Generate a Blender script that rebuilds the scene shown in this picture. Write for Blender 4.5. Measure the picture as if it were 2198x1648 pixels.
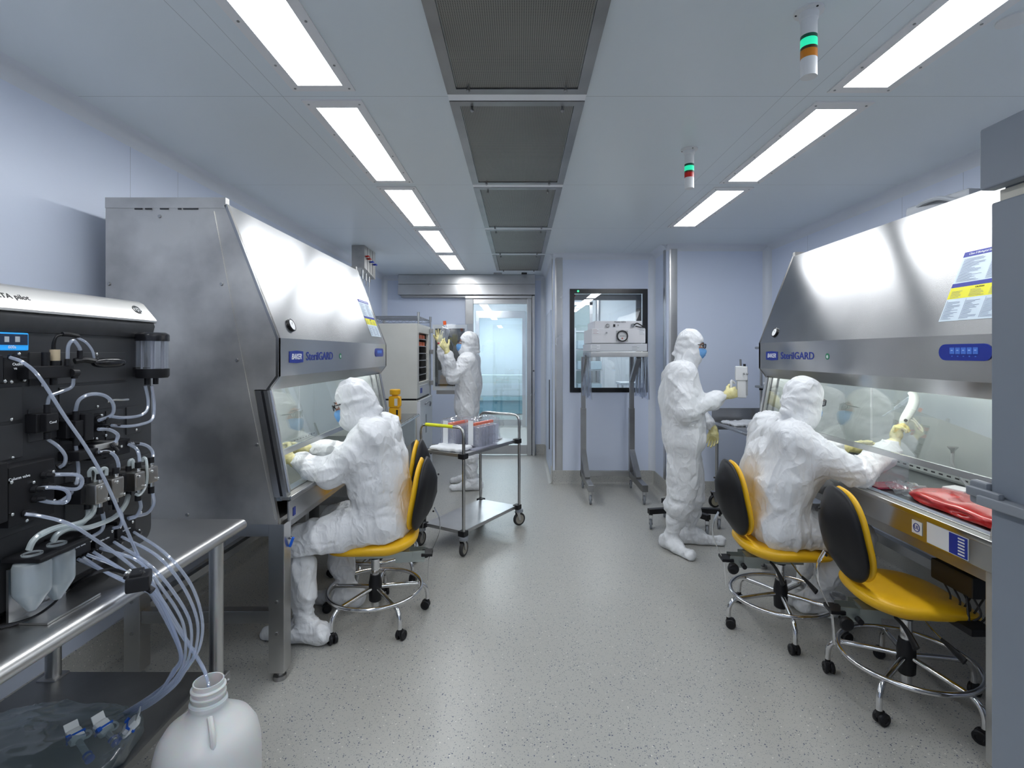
import bpy, bmesh, math, random
import numpy as np
from mathutils import Vector, Matrix, Euler, noise as mnoise
R = math.radians
for o in list(bpy.data.objects): bpy.data.objects.remove(o)
SC = bpy.context.scene
COL = SC.collection
# ------------------------------------------------------------------ camera
F, CX, CY, CH = 1110.0, 1115.0, 757.0, 1.565
cam_d = bpy.data.cameras.new('camera'); cam = bpy.data.objects.new('camera', cam_d); COL.objects.link(cam)
cam.location = (0, 0, CH); cam.rotation_euler = (R(90), 0, 0)
cam_d.sensor_fit = 'HORIZONTAL'; cam_d.sensor_width = 36; cam_d.lens = F/2198*36
cam_d.shift_x = -(CX-1099)/2198; cam_d.shift_y = -(824-CY)/2198
cam_d.clip_start = .02; SC.camera = cam
# ------------------------------------------------------------------ world, exposure
w = bpy.data.worlds.new('world'); SC.world = w; w.use_nodes = True
w.node_tree.nodes['Background'].inputs[0].default_value = (.6, .7, .85, 1)
w.node_tree.nodes['Background'].inputs[1].default_value = .12
SC.view_settings.view_transform = 'Standard'; SC.view_settings.look = 'None'
SC.view_settings.exposure = 0.13; SC.view_settings.gamma = 1
LAMP = 15.0           # radiance of the ceiling light lenses
CABLAMP = 13.0
# room numbers (metres): camera at the origin looking along +Y
XL, XR, ZC = -2.10, 2.73, 2.745
YB, YA, YP = 7.95, 6.18, 5.66     # back wall with door, wall with window, near right-hand wall
XA, XP = .40, 1.61                # corners of the two wall steps
YF = -3.3                         # wall behind the camera
MOD = 1.257                       # ceiling module
def W(px, py, D): return Vector(((px-CX)*D/F, D, CH-(py-CY)*D/F))
def PX(px, py, X):                # point on a plane x = X
    D = X*F/(px-CX); return Vector((X, D, CH-(py-CY)*D/F))
def FL(px, py, Z=0.0):            # point on a horizontal plane z = Z
    D = (CH-Z)*F/(py-CY); return Vector(((px-CX)*D/F, D, Z))
# ------------------------------------------------------------------ materials
MATS = {}
def nn(nt, t, **kw):
    n = nt.nodes.new(t)
    for k, v in kw.items():
        if k in n.inputs: n.inputs[k].default_value = v
        else: setattr(n, k, v)
    return n
def mat(name, col=(.8,.8,.8), rough=.5, metal=0, **kw):
    if name in MATS: return MATS[name]
    m = bpy.data.materials.new(name); m.use_nodes = True; nt = m.node_tree
    b = nt.nodes['Principled BSDF']
    b.inputs['Base Color'].default_value = (*col, 1); b.inputs['Roughness'].default_value = rough
    b.inputs['Metallic'].default_value = metal
    for k, v in kw.items():
        if k in ('coat',): b.inputs['Coat Weight'].default_value = v; b.inputs['Coat Roughness'].default_value = .15
        elif k == 'trans': b.inputs['Transmission Weight'].default_value = v
        elif k == 'alpha': b.inputs['Alpha'].default_value = v
        elif k == 'ior': b.inputs['IOR'].default_value = v
        elif k == 'spec': b.inputs['Specular IOR Level'].default_value = v
        elif k == 'sss': b.inputs['Subsurface Weight'].default_value = v; b.inputs['Subsurface Scale'].default_value = .02
        elif k == 'aniso': b.inputs['Anisotropic'].default_value = v
        elif k == 'emit': b.inputs['Emission Color'].default_value = (*v[0], 1); b.inputs['Emission Strength'].default_value = v[1]
    m.diffuse_color = (*col, 1)
    MATS[name] = m; return m
def coords(nt, scale=(1,1,1), world=True):
    if world: c = nn(nt, 'ShaderNodeNewGeometry').outputs['Position']
    else: c = nn(nt, 'ShaderNodeTexCoord').outputs['Object']
    mp = nn(nt, 'ShaderNodeMapping'); mp.inputs['Scale'].default_value = scale
    nt.links.new(c, mp.inputs['Vector']); return mp.outputs['Vector']
def noise_mat(name, c0, c1, scale, rough, metal=0, r2=None, bump=0, sc=(1,1,1), bsc=None, detail=4, world=True, lo=.35, hi=.65, **kw):
    m = mat(name, c0, rough, metal, **kw); nt = m.node_tree; b = nt.nodes['Principled BSDF']; L = nt.links.new
    v = coords(nt, sc, world)
    n = nn(nt, 'ShaderNodeTexNoise', Scale=scale, Detail=detail); L(v, n.inputs['Vector'])
    rp = nn(nt, 'ShaderNodeValToRGB'); rp.color_ramp.elements[0].position = lo; rp.color_ramp.elements[1].position = hi
    rp.color_ramp.elements[0].color = (*c0, 1); rp.color_ramp.elements[1].color = (*c1, 1)
    L(n.outputs['Fac'], rp.inputs['Fac']); L(rp.outputs['Color'], b.inputs['Base Color'])
    if r2 is not None:
        mr = nn(nt, 'ShaderNodeMapRange'); mr.inputs['To Min'].default_value = rough; mr.inputs['To Max'].default_value = r2
        L(n.outputs['Fac'], mr.inputs['Value']); L(mr.outputs['Result'], b.inputs['Roughness'])
    if bump:
        v2 = coords(nt, bsc or sc, world)
        n2 = nn(nt, 'ShaderNodeTexNoise', Scale=1.0 if bsc else scale*4, Detail=3); L(v2, n2.inputs['Vector'])
        bp = nn(nt, 'ShaderNodeBump', Strength=bump, Distance=.002); L(n2.outputs['Fac'], bp.inputs['Height']); L(bp.outputs['Normal'], b.inputs['Normal'])
    return m
# stainless: brushed along Y (cabinets, bench), along Z, and plain
def steel(name, c0=(.50,.50,.50), c1=(.58,.58,.575), rough=.24, r2=.36, bsc=(300,6,300), bump=.03, tan=None, **kw):
    m = noise_mat(name, c0, c1, 3.0, rough, 1.0, r2=r2, bump=bump, bsc=bsc, detail=6, **kw)
    if tan:
        b = m.node_tree.nodes['Principled BSDF']; b.inputs['Anisotropic'].default_value = .97
        c = nn(m.node_tree, 'ShaderNodeCombineXYZ')
        for i in range(3): c.inputs[i].default_value = tan[i]
        m.node_tree.links.new(c.outputs[0], b.inputs['Tangent'])
    return m
STY = steel('stainless_brushed_long', (.42,.42,.425), (.48,.48,.48), .22, .27, bsc=(250,5,250), tan=(.35,0,1))
STB = steel('bench_steel', (.50,.50,.50), (.58,.58,.57), .30, .40, bsc=(200,6,200))
STX = steel('stainless_brushed_cross', bsc=(5,250,250))
STZ = steel('stainless_brushed_upright', bsc=(250,250,5))
STM = steel('stainless_mottled', (.37,.36,.345), (.66,.645,.615), .34, .60, (40,40,60), .05, lo=.34, hi=.66)
STD = steel('stainless_dark', (.32,.32,.32), (.42,.42,.42), .3, .45, (60,60,60), .03)
CHR = mat('chrome', (.72,.72,.73), .12, 1)
CHD = mat('polished_steel_tube', (.5,.5,.5), .2, 1)
BLK = mat('black_plastic', (.010,.010,.012), .45, spec=.35)
BLKG = mat('black_gloss', (.008,.008,.01), .22)
RUB = mat('dark_rubber', (.025,.025,.027), .6)
YEL = noise_mat('yellow_vinyl', (.86,.48,.010), (.90,.52,.014), 4, .38)
WHP = mat('white_plastic', (.75,.76,.77), .35)
GRP = mat('grey_plastic', (.25,.27,.30), .45)
PAP = mat('white_paper', (.78,.80,.84), .7)
BLU = mat('blue_print', (.006,.03,.30), .4)
def tyvek():
    m = mat('tyvek', (.80,.815,.84), .55); nt = m.node_tree; b = nt.nodes['Principled BSDF']; L = nt.links.new
    v = coords(nt, (1,1,.6), False); acc = None
    for sc, wt, dist in ((6.0, 1.0, .8), (14.0, .42, .9), (32.0, .12, .7)):
        n = nn(nt, 'ShaderNodeTexNoise', Scale=sc, Detail=.9, Distortion=dist); L(v, n.inputs['Vector'])
        a = nn(nt, 'ShaderNodeMath', operation='SUBTRACT'); L(n.outputs['Fac'], a.inputs[0]); a.inputs[1].default_value = .5
        c = nn(nt, 'ShaderNodeMath', operation='ABSOLUTE'); L(a.outputs[0], c.inputs[0])
        d = nn(nt, 'ShaderNodeMath', operation='MULTIPLY_ADD'); L(c.outputs[0], d.inputs[0]); d.inputs[1].default_value = -wt
        if acc is None: d.inputs[2].default_value = 0
        else: L(acc, d.inputs[2])
        acc = d.outputs[0]
    bp = nn(nt, 'ShaderNodeBump', Strength=.8, Distance=.050); L(acc, bp.inputs['Height']); L(bp.outputs['Normal'], b.inputs['Normal'])
    return m
TYV = tyvek()
def glassy(name, tint=(.9,.95,.95), rough=.0, base=.0, ior=1.5, dens=0.0, dcol=(.8,.85,.9)):
    """thin clear sheet: transparent with fresnel reflection, plus an optional milky share"""
    m = bpy.data.materials.new(name); m.use_nodes = True; nt = m.node_tree; L = nt.links.new
    for n in list(nt.nodes):
        if n.type != 'OUTPUT_MATERIAL': nt.nodes.remove(n)
    out = [n for n in nt.nodes if n.type == 'OUTPUT_MATERIAL'][0]
    tr = nn(nt, 'ShaderNodeBsdfTransparent'); tr.inputs[0].default_value = (*tint, 1)
    gl = nn(nt, 'ShaderNodeBsdfGlossy'); gl.inputs['Roughness'].default_value = rough; gl.inputs[0].default_value = (1,1,1,1)
    ge = nn(nt, 'ShaderNodeNewGeometry'); dt = nn(nt, 'ShaderNodeVectorMath', operation='DOT_PRODUCT'); L(ge.outputs['Normal'], dt.inputs[0]); L(ge.outputs['Incoming'], dt.inputs[1])
    ab = nn(nt, 'ShaderNodeMath', operation='ABSOLUTE'); L(dt.outputs['Value'], ab.inputs[0])
    om = nn(nt, 'ShaderNodeMath', operation='SUBTRACT'); om.inputs[0].default_value = 1.0; L(ab.outputs[0], om.inputs[1])
    pw = nn(nt, 'ShaderNodeMath', operation='POWER'); pw.inputs[1].default_value = 5.0; L(om.outputs[0], pw.inputs[0])
    ad = nn(nt, 'ShaderNodeMath', operation='MULTIPLY_ADD', use_clamp=True); ad.inputs[1].default_value = .9; ad.inputs[2].default_value = .04+base; L(pw.outputs[0], ad.inputs[0])
    mx = nn(nt, 'ShaderNodeMixShader'); L(ad.outputs[0], mx.inputs[0])
    src = tr.outputs[0]
    if dens:
        df = nn(nt, 'ShaderNodeBsdfDiffuse'); df.inputs[0].default_value = (*dcol, 1)
        tl = nn(nt, 'ShaderNodeBsdfTranslucent'); tl.inputs[0].default_value = (*dcol, 1)
        m3 = nn(nt, 'ShaderNodeMixShader'); m3.inputs[0].default_value = .4; L(df.outputs[0], m3.inputs[1]); L(tl.outputs[0], m3.inputs[2])
        m2 = nn(nt, 'ShaderNodeMixShader'); m2.inputs[0].default_value = dens; L(tr.outputs[0], m2.inputs[1]); L(m3.outputs[0], m2.inputs[2]); src = m2.outputs[0]
    L(src, mx.inputs[1]); L(gl.outputs[0], mx.inputs[2]); L(mx.outputs[0], out.inputs['Surface'])
    MATS[name] = m; return m
GLS = glassy('sash_glass', (.95,.97,.96), base=.11)
GLW = glassy('window_glass', (.97,.98,.99), base=.04)
GLC = glassy('clear_plastic', (.9,.92,.96), .08, .04, dens=.10)
GLB = glassy('clear_bag', (.95,.96,.98), .12, .05, dens=.10, dcol=(.8,.82,.88))
TUB = glassy('silicone_tube', (.88,.92,1.0), .10, .08, dens=.40, dcol=(.72,.78,.90))
TUW = glassy('milky_tube', (.85,.9,.92), .2, .06, dens=.6, dcol=(.78,.84,.84))
MLK = glassy('milky_bottle', (.75,.82,.86), .25, .05, dens=.55, dcol=(.80,.86,.88))
LIQ = glassy('bottle_liquid', (.55,.66,.72), .1, .02, dens=.5, dcol=(.50,.60,.66))
# ------------------------------------------------------------------ object bookkeeping
ROOTM = {}
def tag(o, label=None, cat=None, group=None, kind=None):
    if label: o['label'] = label
    if cat: o['category'] = cat
    if group: o['group'] = group
    if kind: o['kind'] = kind
    return o
def thing(name, label, cat, loc=(0,0,0), rz=0, group=None):
    o = bpy.data.objects.new(name, None); COL.objects.link(o); o.empty_display_size = .05
    o.location = loc; o.rotation_euler = (0, 0, rz)
    ROOTM[o.name] = (Matrix.Translation(Vector(loc)) @ Matrix.Rotation(rz, 4, 'Z')).inverted()
    return tag(o, label, cat, group)
def rootinv(p):
    while p.parent: p = p.parent
    return ROOTM.get(p.name)
def link(name, me, m=None, parent=None, smooth=35, label=None):
    if parent is not None:
        inv = rootinv(parent)
        if inv is not None: me.transform(inv)
    o = bpy.data.objects.new(name, me); COL.objects.link(o)
    if parent is not None: o.parent = parent
    if m: me.materials.append(m)
    if smooth and len(me.polygons):
        me.polygons.foreach_set('use_smooth', [True]*len(me.polygons))
        me.set_sharp_from_angle(angle=R(smooth))
    if label: o['label'] = label
    return o
def frame_to(d):
    d = Vector(d).normalized(); a = Vector((0,0,1)) if abs(d.z) < .9 else Vector((1,0,0))
    x = a.cross(d).normalized(); y = d.cross(x); return x, y, d
def catmull(P, n=8, closed=False):
    P = [Vector(p) for p in P]; out = []; N = len(P)
    if N < 3: return P
    for i in range(N if closed else N-1):
        p1, p2 = P[i], P[(i+1) % N]
        p0 = P[(i-1) % N] if (closed or i > 0) else p1*2-p2
        p3 = P[(i+2) % N] if (closed or i < N-2) else p2*2-p1
        for k in range(n):
            t = k/n
            out.append(.5*((2*p1)+(p2-p0)*t+(2*p0-5*p1+4*p2-p3)*t*t+(3*p1-p0-3*p2+p3)*t**3))
    if not closed: out.append(P[-1])
    return out
class MB:
    def __init__(s): s.b = bmesh.new(); s.bv = False
    def _v(s, p): return s.b.verts.new(p)
    def box(s, x0, x1, y0, y1, z0, z1, bev=0):
        return s.obox(((x0+x1)/2, (y0+y1)/2, (z0+z1)/2), (abs(x1-x0), abs(y1-y0), abs(z1-z0)), None, bev)
    def obox(s, c, size, rot=None, bev=0):
        M = Matrix.Translation(Vector(c)) @ ((rot.to_4x4()) if rot else Matrix()) @ Matrix.Diagonal((*size, 1))
        r = bmesh.ops.create_cube(s.b, size=1, matrix=M)
        if bev:
            s.bv = True
            e = list({e for v in r['verts'] for e in v.link_edges})
            bmesh.ops.bevel(s.b, geom=e, offset=bev, segments=2, affect='EDGES', profile=.5)
        return s
    def cyl(s, p0, p1, r0, r1=None, seg=16, cap=True):
        r1 = r0 if r1 is None else r1; p0, p1 = Vector(p0), Vector(p1)
        x, y, d = frame_to(p1-p0)
        A = []; B = []
        for i in range(seg):
            t = 2*math.pi*i/seg; v = x*math.cos(t)+y*math.sin(t)
            A.append(s._v(p0+v*r0)); B.append(s._v(p1+v*r1))
        for i in range(seg):
            j = (i+1) % seg; s.b.faces.new((A[i], A[j], B[j], B[i]))
        if cap: s.b.faces.new(A[::-1]); s.b.faces.new(B)
        return s
    def tube(s, pts, r, seg=8, n=6, closed=False, smooth=True, cap=True, flat=None):
        P = catmull(pts, n, closed) if smooth else [Vector(p) for p in pts]
        N = len(P); rings = []; px = None
        for i in range(N):
            a = P[(i-1) % N] if (closed or i > 0) else P[i]; c = P[(i+1) % N] if (closed or i < N-1) else P[i]
            d = (c-a).normalized()
            if px is None: x, y, _ = frame_to(d)
            else:
                x = (px-d*px.dot(d)).normalized(); y = d.cross(x)
            px = x; rr = r(i/(N-1)) if callable(r) else r
            sx, sy = flat or (1, 1)
            rings.append([s._v(P[i]+(x*math.cos(2*math.pi*k/seg)*sx+y*math.sin(2*math.pi*k/seg)*sy)*rr) for k in range(seg)])
        for i in range(N if closed else N-1):
            A, B = rings[i], rings[(i+1) % N]
            for k in range(seg):
                j = (k+1) % seg; s.b.faces.new((A[k], A[j], B[j], B[k]))
        if cap and not closed: s.b.faces.new(rings[0][::-1]); s.b.faces.new(rings[-1])
        return s
    def lathe(s, prof, c=(0,0,0), axis=(0,0,1), seg=24, sx=1, sy=1, xdir=None):
        x, y, d = frame_to(axis); c = Vector(c)
        if xdir is not None: x = Vector(xdir).normalized(); y = d.cross(x)
        rings = []
        for (r, z) in prof:
            if r < 1e-6: rings.append([s._v(c+d*z)])
            else: rings.append([s._v(c+d*z+x*math.cos(2*math.pi*k/seg)*r*sx+y*math.sin(2*math.pi*k/seg)*r*sy) for k in range(seg)])
        for A, B in zip(rings, rings[1:]):
            for k in range(seg):
                j = (k+1) % seg
                if len(A) == 1 and len(B) == 1: break
                if len(A) == 1: s.b.faces.new((A[0], B[k], B[j])) if False else s.b.faces.new((A[0], B[j], B[k]))
                elif len(B) == 1: s.b.faces.new((A[k], A[j], B[0]))
                else: s.b.faces.new((A[k], A[j], B[j], B[k]))
        return s
    def prism(s, poly, f0, f1):
        """poly of 2D points, f0/f1 map a 2D point to the two end faces"""
        A = [s._v(f0(*p)) for p in poly]; B = [s._v(f1(*p)) for p in poly]
        n = len(poly)
        for i in range(n): s.b.faces.new((A[i], A[(i+1) % n], B[(i+1) % n], B[i]))
        s.b.faces.new(A[::-1]); s.b.faces.new(B); return s
    def quad(s, *p):
        s.b.faces.new([s._v(q) for q in p]); return s
    def ring(s, c, Rr, r, axis=(0,0,1), seg=48, ts=10):
        x, y, d = frame_to(axis); c = Vector(c)
        return s.tube([c+x*math.cos(2*math.pi*i/seg)*Rr+y*math.sin(2*math.pi*i/seg)*Rr for i in range(seg)], r, ts, closed=True, smooth=False)
    def sph(s, c, r, seg=12):
        rr = (r, r, r) if not hasattr(r, '__len__') else r
        bmesh.ops.create_uvsphere(s.b, u_segments=seg, v_segments=max(6, seg//2+2), radius=1, matrix=Matrix.Translation(Vector(c)) @ Matrix.Diagonal((*rr, 1))); return s
    def pad(s, A, B, T, ex=.5, et=.45, bend=None, nu=40, nv=14, top=1.0, mt=None):
        """rounded cushion: superellipse plan, thickness T, bend(x,y,z)->xyz"""
        sp = lambda v, e: math.copysign(abs(v)**e, v)
        rings = []
        for j in range(nv+1):
            ph = -math.pi/2+math.pi*j/nv; cz = sp(math.cos(ph), et); zz = sp(math.sin(ph), .9)*T/2
            if zz > 0: zz *= top
            row = []
            for i in range(nu if 0 < j < nv else 1):
                th = 2*math.pi*i/nu
                x, y, z = (A*cz*sp(math.cos(th), ex), B*cz*sp(math.sin(th), ex), zz) if 0 < j < nv else (0, 0, zz)
                if bend: x, y, z = bend(x, y, z)
                p = Vector((x, y, z)); row.append(s._v(mt @ p if mt else p))
            rings.append(row)
        for a, b_ in zip(rings, rings[1:]):
            for k in range(nu):
                j = (k+1) % nu
                if len(a) == 1: s.b.faces.new((a[0], b_[j], b_[k]))
                elif len(b_) == 1: s.b.faces.new((a[k], a[j], b_[0]))
                else: s.b.faces.new((a[k], a[j], b_[j], b_[k]))
        return s
    def xf(s, M): bmesh.ops.transform(s.b, matrix=M, verts=s.b.verts); return s
    def o(s, name, m=None, parent=None, smooth=35, label=None, world=True):
        bmesh.ops.recalc_face_normals(s.b, faces=s.b.faces)
        me = bpy.data.meshes.new(name); s.b.to_mesh(me); s.b.free()
        ob = link(name, me, m, parent, smooth, label)
        if s.bv: md = ob.modifiers.new('weighted', 'WEIGHTED_NORMAL'); md.keep_sharp = True
        return ob
def st(name, mb, m, parent=None):
    o = mb.o(name, m, parent)
    if parent is None: o['kind'] = 'structure'
    return o
def dup(root, loc, rz, label, group=None):
    r = root.copy(); COL.objects.link(r); r.location = loc; r.rotation_euler = (0, 0, rz); r['label'] = label
    if group: r['group'] = group
    def kids(a, b):
        for ch in list(a.children):
            if ch.name.startswith('\0'): continue
            c = ch.copy(); COL.objects.link(c); c.parent = b; kids(ch, c)
    kids(root, r); return r
def text(s, size, M, m, parent, name='lettering', ext=.0004, shear=0, bold=0, ax='LEFT', sx=1.0):
    cu = bpy.data.curves.new('t', 'FONT'); cu.body = s; cu.size = size; cu.extrude = ext; cu.shear = shear; cu.offset = bold
    cu.align_x = ax; cu.align_y = 'CENTER'; cu.resolution_u = 3
    t = bpy.data.objects.new('t', cu); COL.objects.link(t)
    me = bpy.data.meshes.new_from_object(t.evaluated_get(bpy.context.evaluated_depsgraph_get()))
    bpy.data.objects.remove(t); me.transform(Matrix.Diagonal((sx, 1, 1, 1))); me.transform(M); me.materials.clear()
    return link(name, me, m, parent, smooth=0)
def basis(o, xd, yd):
    xd, yd = Vector(xd).normalized(), Vector(yd).normalized(); zd = xd.cross(yd)
    M = Matrix((xd, yd, zd)).transposed().to_4x4(); M.translation = Vector(o); return M
# ------------------------------------------------------------------ implicit surfaces
class SDF:
    def __init__(s, res, k=.03): s.P = []; s.res = res; s.k = k
    def cone(s, a, b, r0, r1=None, op='+', k=None): s.P.append((op, 'c', np.array(a, float), np.array(b, float), r0, r0 if r1 is None else r1, k)); return s
    def ell(s, c, r, M=None, op='+', k=None): s.P.append((op, 'e', np.array(c, float), np.array(r, float), None if M is None else np.array(M, float), 0, k)); return s
    def box(s, c, h, M=None, r=.0, op='+', k=None): s.P.append((op, 'b', np.array(c, float), np.array(h, float), None if M is None else np.array(M, float), r, k)); return s
    def mesh(s):
        lo = np.full(3, 1e9); hi = -lo
        ext = []
        for op, t, a, b, c, d, k in s.P:
            if t == 'c': l = np.minimum(a-c, b-d); h = np.maximum(a+c, b+d)
            else: rr = (b.max() if c is not None else b)*(1.75 if (t == 'b' and c is not None) else 1)+(d if t == 'b' else 0); l = a-rr; h = a+rr
            ext.append((l, h))
            if op == '+': lo = np.minimum(lo, l); hi = np.maximum(hi, h)
        lo -= s.res*3+s.k*.3; n = np.ceil((hi+s.res*3+s.k*.3-lo)/s.res).astype(int)+1
        f = np.full(n, 1.0); ax = [lo[i]+np.arange(n[i])*s.res for i in range(3)]
        for (op, t, a, b, c, d, k), (l, h) in zip(s.P, ext):
            k = s.k if k is None else k; m = k*1.5+s.res*3
            i0 = np.maximum(((l-m-lo)/s.res).astype(int), 0); i1 = np.minimum(((h+m-lo)/s.res).astype(int)+2, n)
            if op == '&': i0 = np.zeros(3, int); i1 = n
            if (i1 <= i0).any(): continue
            sl = tuple(slice(i0[i], i1[i]) for i in range(3))
            X, Y, Z = np.meshgrid(*[ax[i][sl[i]] for i in range(3)], indexing='ij')
            p = np.stack([X, Y, Z], -1)
            if t == 'c':
                ba = b-a; tt = np.clip(((p-a)@ba)/max(ba@ba, 1e-9), 0, 1)
                q = np.linalg.norm(p-a-tt[..., None]*ba, axis=-1)-(c+(d-c)*tt)
            elif t == 'e':
                q = p-a
                if c is not None: q = q@c
                k0 = np.linalg.norm(q/b, axis=-1); k1 = np.linalg.norm(q/(b*b), axis=-1); q = k0*(k0-1)/np.maximum(k1, 1e-6)
            else:
                q = p-a
                if c is not None: q = q@c
                q = np.abs(q)-(b-d); q = np.linalg.norm(np.maximum(q, 0), axis=-1)+np.minimum(q.max(-1), 0)-d
            g = f[sl]
            if op == '+': hh = np.maximum(k-np.abs(g-q), 0)/max(k, 1e-6); g2 = np.minimum(g, q)-hh*hh*k*.25
            elif op == '-': hh = np.maximum(k-np.abs(g+q), 0)/max(k, 1e-6); g2 = np.maximum(g, -q)+hh*hh*k*.25
            else: g2 = np.maximum(g, q)
            f[sl] = g2
        inn = f < 0
        def cn(a, i, j, k): return a[i:n[0]-1+i, j:n[1]-1+j, k:n[2]-1+k]
        cs = {(i, j, k): cn(f, i, j, k) for i in (0, 1) for j in (0, 1) for k in (0, 1)}
        cnt = sum((v < 0).astype(np.int8) for v in cs.values()); act = (cnt > 0) & (cnt < 8)
        idx = np.argwhere(act); V = np.zeros((len(idx), 3)); C = np.zeros(len(idx))
        vals = {c: v[act] for c, v in cs.items()}
        for c in cs:
            for axi in range(3):
                if c[axi] == 0:
                    e = list(c); e[axi] = 1; e = tuple(e); A, B = vals[c], vals[e]
                    x = (A < 0) != (B < 0); t = np.where(x, A/np.where(x, A-B, 1), 0)
                    pt = np.tile(np.array(c, float), (len(idx), 1)); pt[:, axi] = t
                    V += pt*x[:, None]; C += x
        V = (V/C[:, None]+idx)*s.res+lo
        vid = np.full(tuple(n-1), -1); vid[act] = np.arange(len(idx)); faces = []
        for axi in range(3):
            u, v = (axi+1) % 3, (axi+2) % 3
            sa = [slice(None)]*3; sb = [slice(None)]*3; sa[axi] = slice(0, n[axi]-1); sb[axi] = slice(1, n[axi])
            ch = inn[tuple(sa)] != inn[tuple(sb)]; E = np.argwhere(ch)
            E = E[(E[:, u] > 0) & (E[:, v] > 0) & (E[:, u] < n[u]-1) & (E[:, v] < n[v]-1)]
            fl = inn[tuple(sa)][tuple(E.T)]
            def g(du, dv):
                q = E.copy(); q[:, u] -= du; q[:, v] -= dv; return vid[tuple(q.T)]
            Q = np.stack([g(1, 1), g(0, 1), g(0, 0), g(1, 0)], -1); Q[~fl] = Q[~fl][:, ::-1]
            faces.append(Q)
        Q = np.concatenate(faces); Q = Q[(Q >= 0).all(1)]
        return V, Q
    def o(s, name, m, parent=None, disp=None, label=None, relax=1):
        V, Q = s.mesh()
        for _ in range(relax):      # light laplacian smoothing
            S = np.zeros_like(V); c = np.zeros(len(V))
            for i in range(4):
                a, b = Q[:, i], Q[:, (i+1) % 4]; np.add.at(S, a, V[b]); np.add.at(c, a, 1)
            c = np.maximum(c, 1); V = V*.4+S/c[:, None]*.6
        me = bpy.data.meshes.new(name); me.from_pydata(V.tolist(), [], Q.tolist()); me.update()
        if disp:
            nr = np.zeros(len(V)*3); me.vertex_normals.foreach_get('vector', nr); nr = nr.reshape(-1, 3)
            d = np.array([disp(Vector(v)) for v in V]); V = V+nr*d[:, None]
            me.vertices.foreach_set('co', V.ravel()); me.update()
        return link(name, me, m, parent, smooth=0 or 180, label=label)
def folds(amp, seed, joints=(), rad=.22):
    off = Vector((seed*5.3, seed*2.1, seed*3.7))
    def f(p):
        w = 0
        for j, up in joints:
            d = (p-j).length
            if d < rad: w = max(w, 1-d/rad)
        wp = mnoise.noise_vector(p*3+off)*.55
        a = Vector((p.x*7+p.z*2.5, p.y*7, p.z*2.2+p.x*2))+off+wp
        b = Vector((p.x*5, p.y*5, p.z*21))+off*1.7+wp*2
        c = Vector((p.x*7-p.z*5, p.y*7+p.z*5, p.z*6))-off+wp
        ra = max(0, 1-abs(mnoise.noise(a))*2.8)**2; rb = max(0, 1-abs(mnoise.noise(b))*2.8)**2; rc = max(0, 1-abs(mnoise.noise(c))*3.2)**3
        return amp*((1-w)*(ra*1.2-.35)+w*(rb*1.0-.3)-rc*.45+.9*mnoise.noise(p*4.5+off))
    return f
def wrinkle(amp=.006, seed=0, sc=1.0):
    off = Vector((seed*7.3, seed*3.1, seed*1.7))
    def f(p):
        q = Vector((p.x*9, p.y*9, p.z*7))*sc+off
        q2 = q+mnoise.noise_vector(q*.6)*.8
        a = max(0, 1-abs(mnoise.noise(q2))*2.6); b = max(0, 1-abs(mnoise.noise(q2*2.1+off))*2.6)
        return amp*(a*a*1.5+b*b*.7-.6)
    return f
# ================================================================== STRUCTURE
def wallmat(name, c, seams):
    m = noise_mat(name, c, tuple(min(1, v*1.02) for v in c), .6, .32, detail=2); nt = m.node_tree; b = nt.nodes['Principled BSDF']; L = nt.links.new
    b.inputs['Specular IOR Level'].default_value = .45
    pos = nn(nt, 'ShaderNodeNewGeometry').outputs['Position']; sx = nn(nt, 'ShaderNodeSeparateXYZ'); L(pos, sx.inputs[0])
    acc = None
    for axis, val, wd in seams:
        s_ = nn(nt, 'ShaderNodeMath', operation='SUBTRACT'); L(sx.outputs[axis], s_.inputs[0]); s_.inputs[1].default_value = val
        a = nn(nt, 'ShaderNodeMath', operation='ABSOLUTE'); L(s_.outputs[0], a.inputs[0])
        l = nn(nt, 'ShaderNodeMath', operation='LESS_THAN'); L(a.outputs[0], l.inputs[0]); l.inputs[1].default_value = wd
        if acc is None: acc = l.outputs[0]
        else:
            q = nn(nt, 'ShaderNodeMath', operation='MAXIMUM'); L(acc, q.inputs[0]); L(l.outputs[0], q.inputs[1]); acc = q.outputs[0]
    src = b.inputs['Base Color'].links[0].from_socket
    mx = nn(nt, 'ShaderNodeMix', data_type='RGBA'); L(acc, mx.inputs['Factor']); L(src, mx.inputs['A']); mx.inputs['B'].default_value = (*[v*.62 for v in c], 1)
    L(mx.outputs['Result'], b.inputs['Base Color']); return m
WCOL = (.72,.785,.93)
WALL = wallmat('wall_panel', WCOL, [('Y', 2.79, .0015), ('Y', 3.69, .0015), ('Y', 3.18, .0015), ('Y', 4.9, .0015)])
CEIL = wallmat('ceiling_panel', (.75,.81,.85), [('Y', 2.38+MOD*k, .0015) for k in range(-2, 5)]+[('X', v, .0012) for v in (-1.09, -1.19, 1.21, 1.32)])
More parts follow.
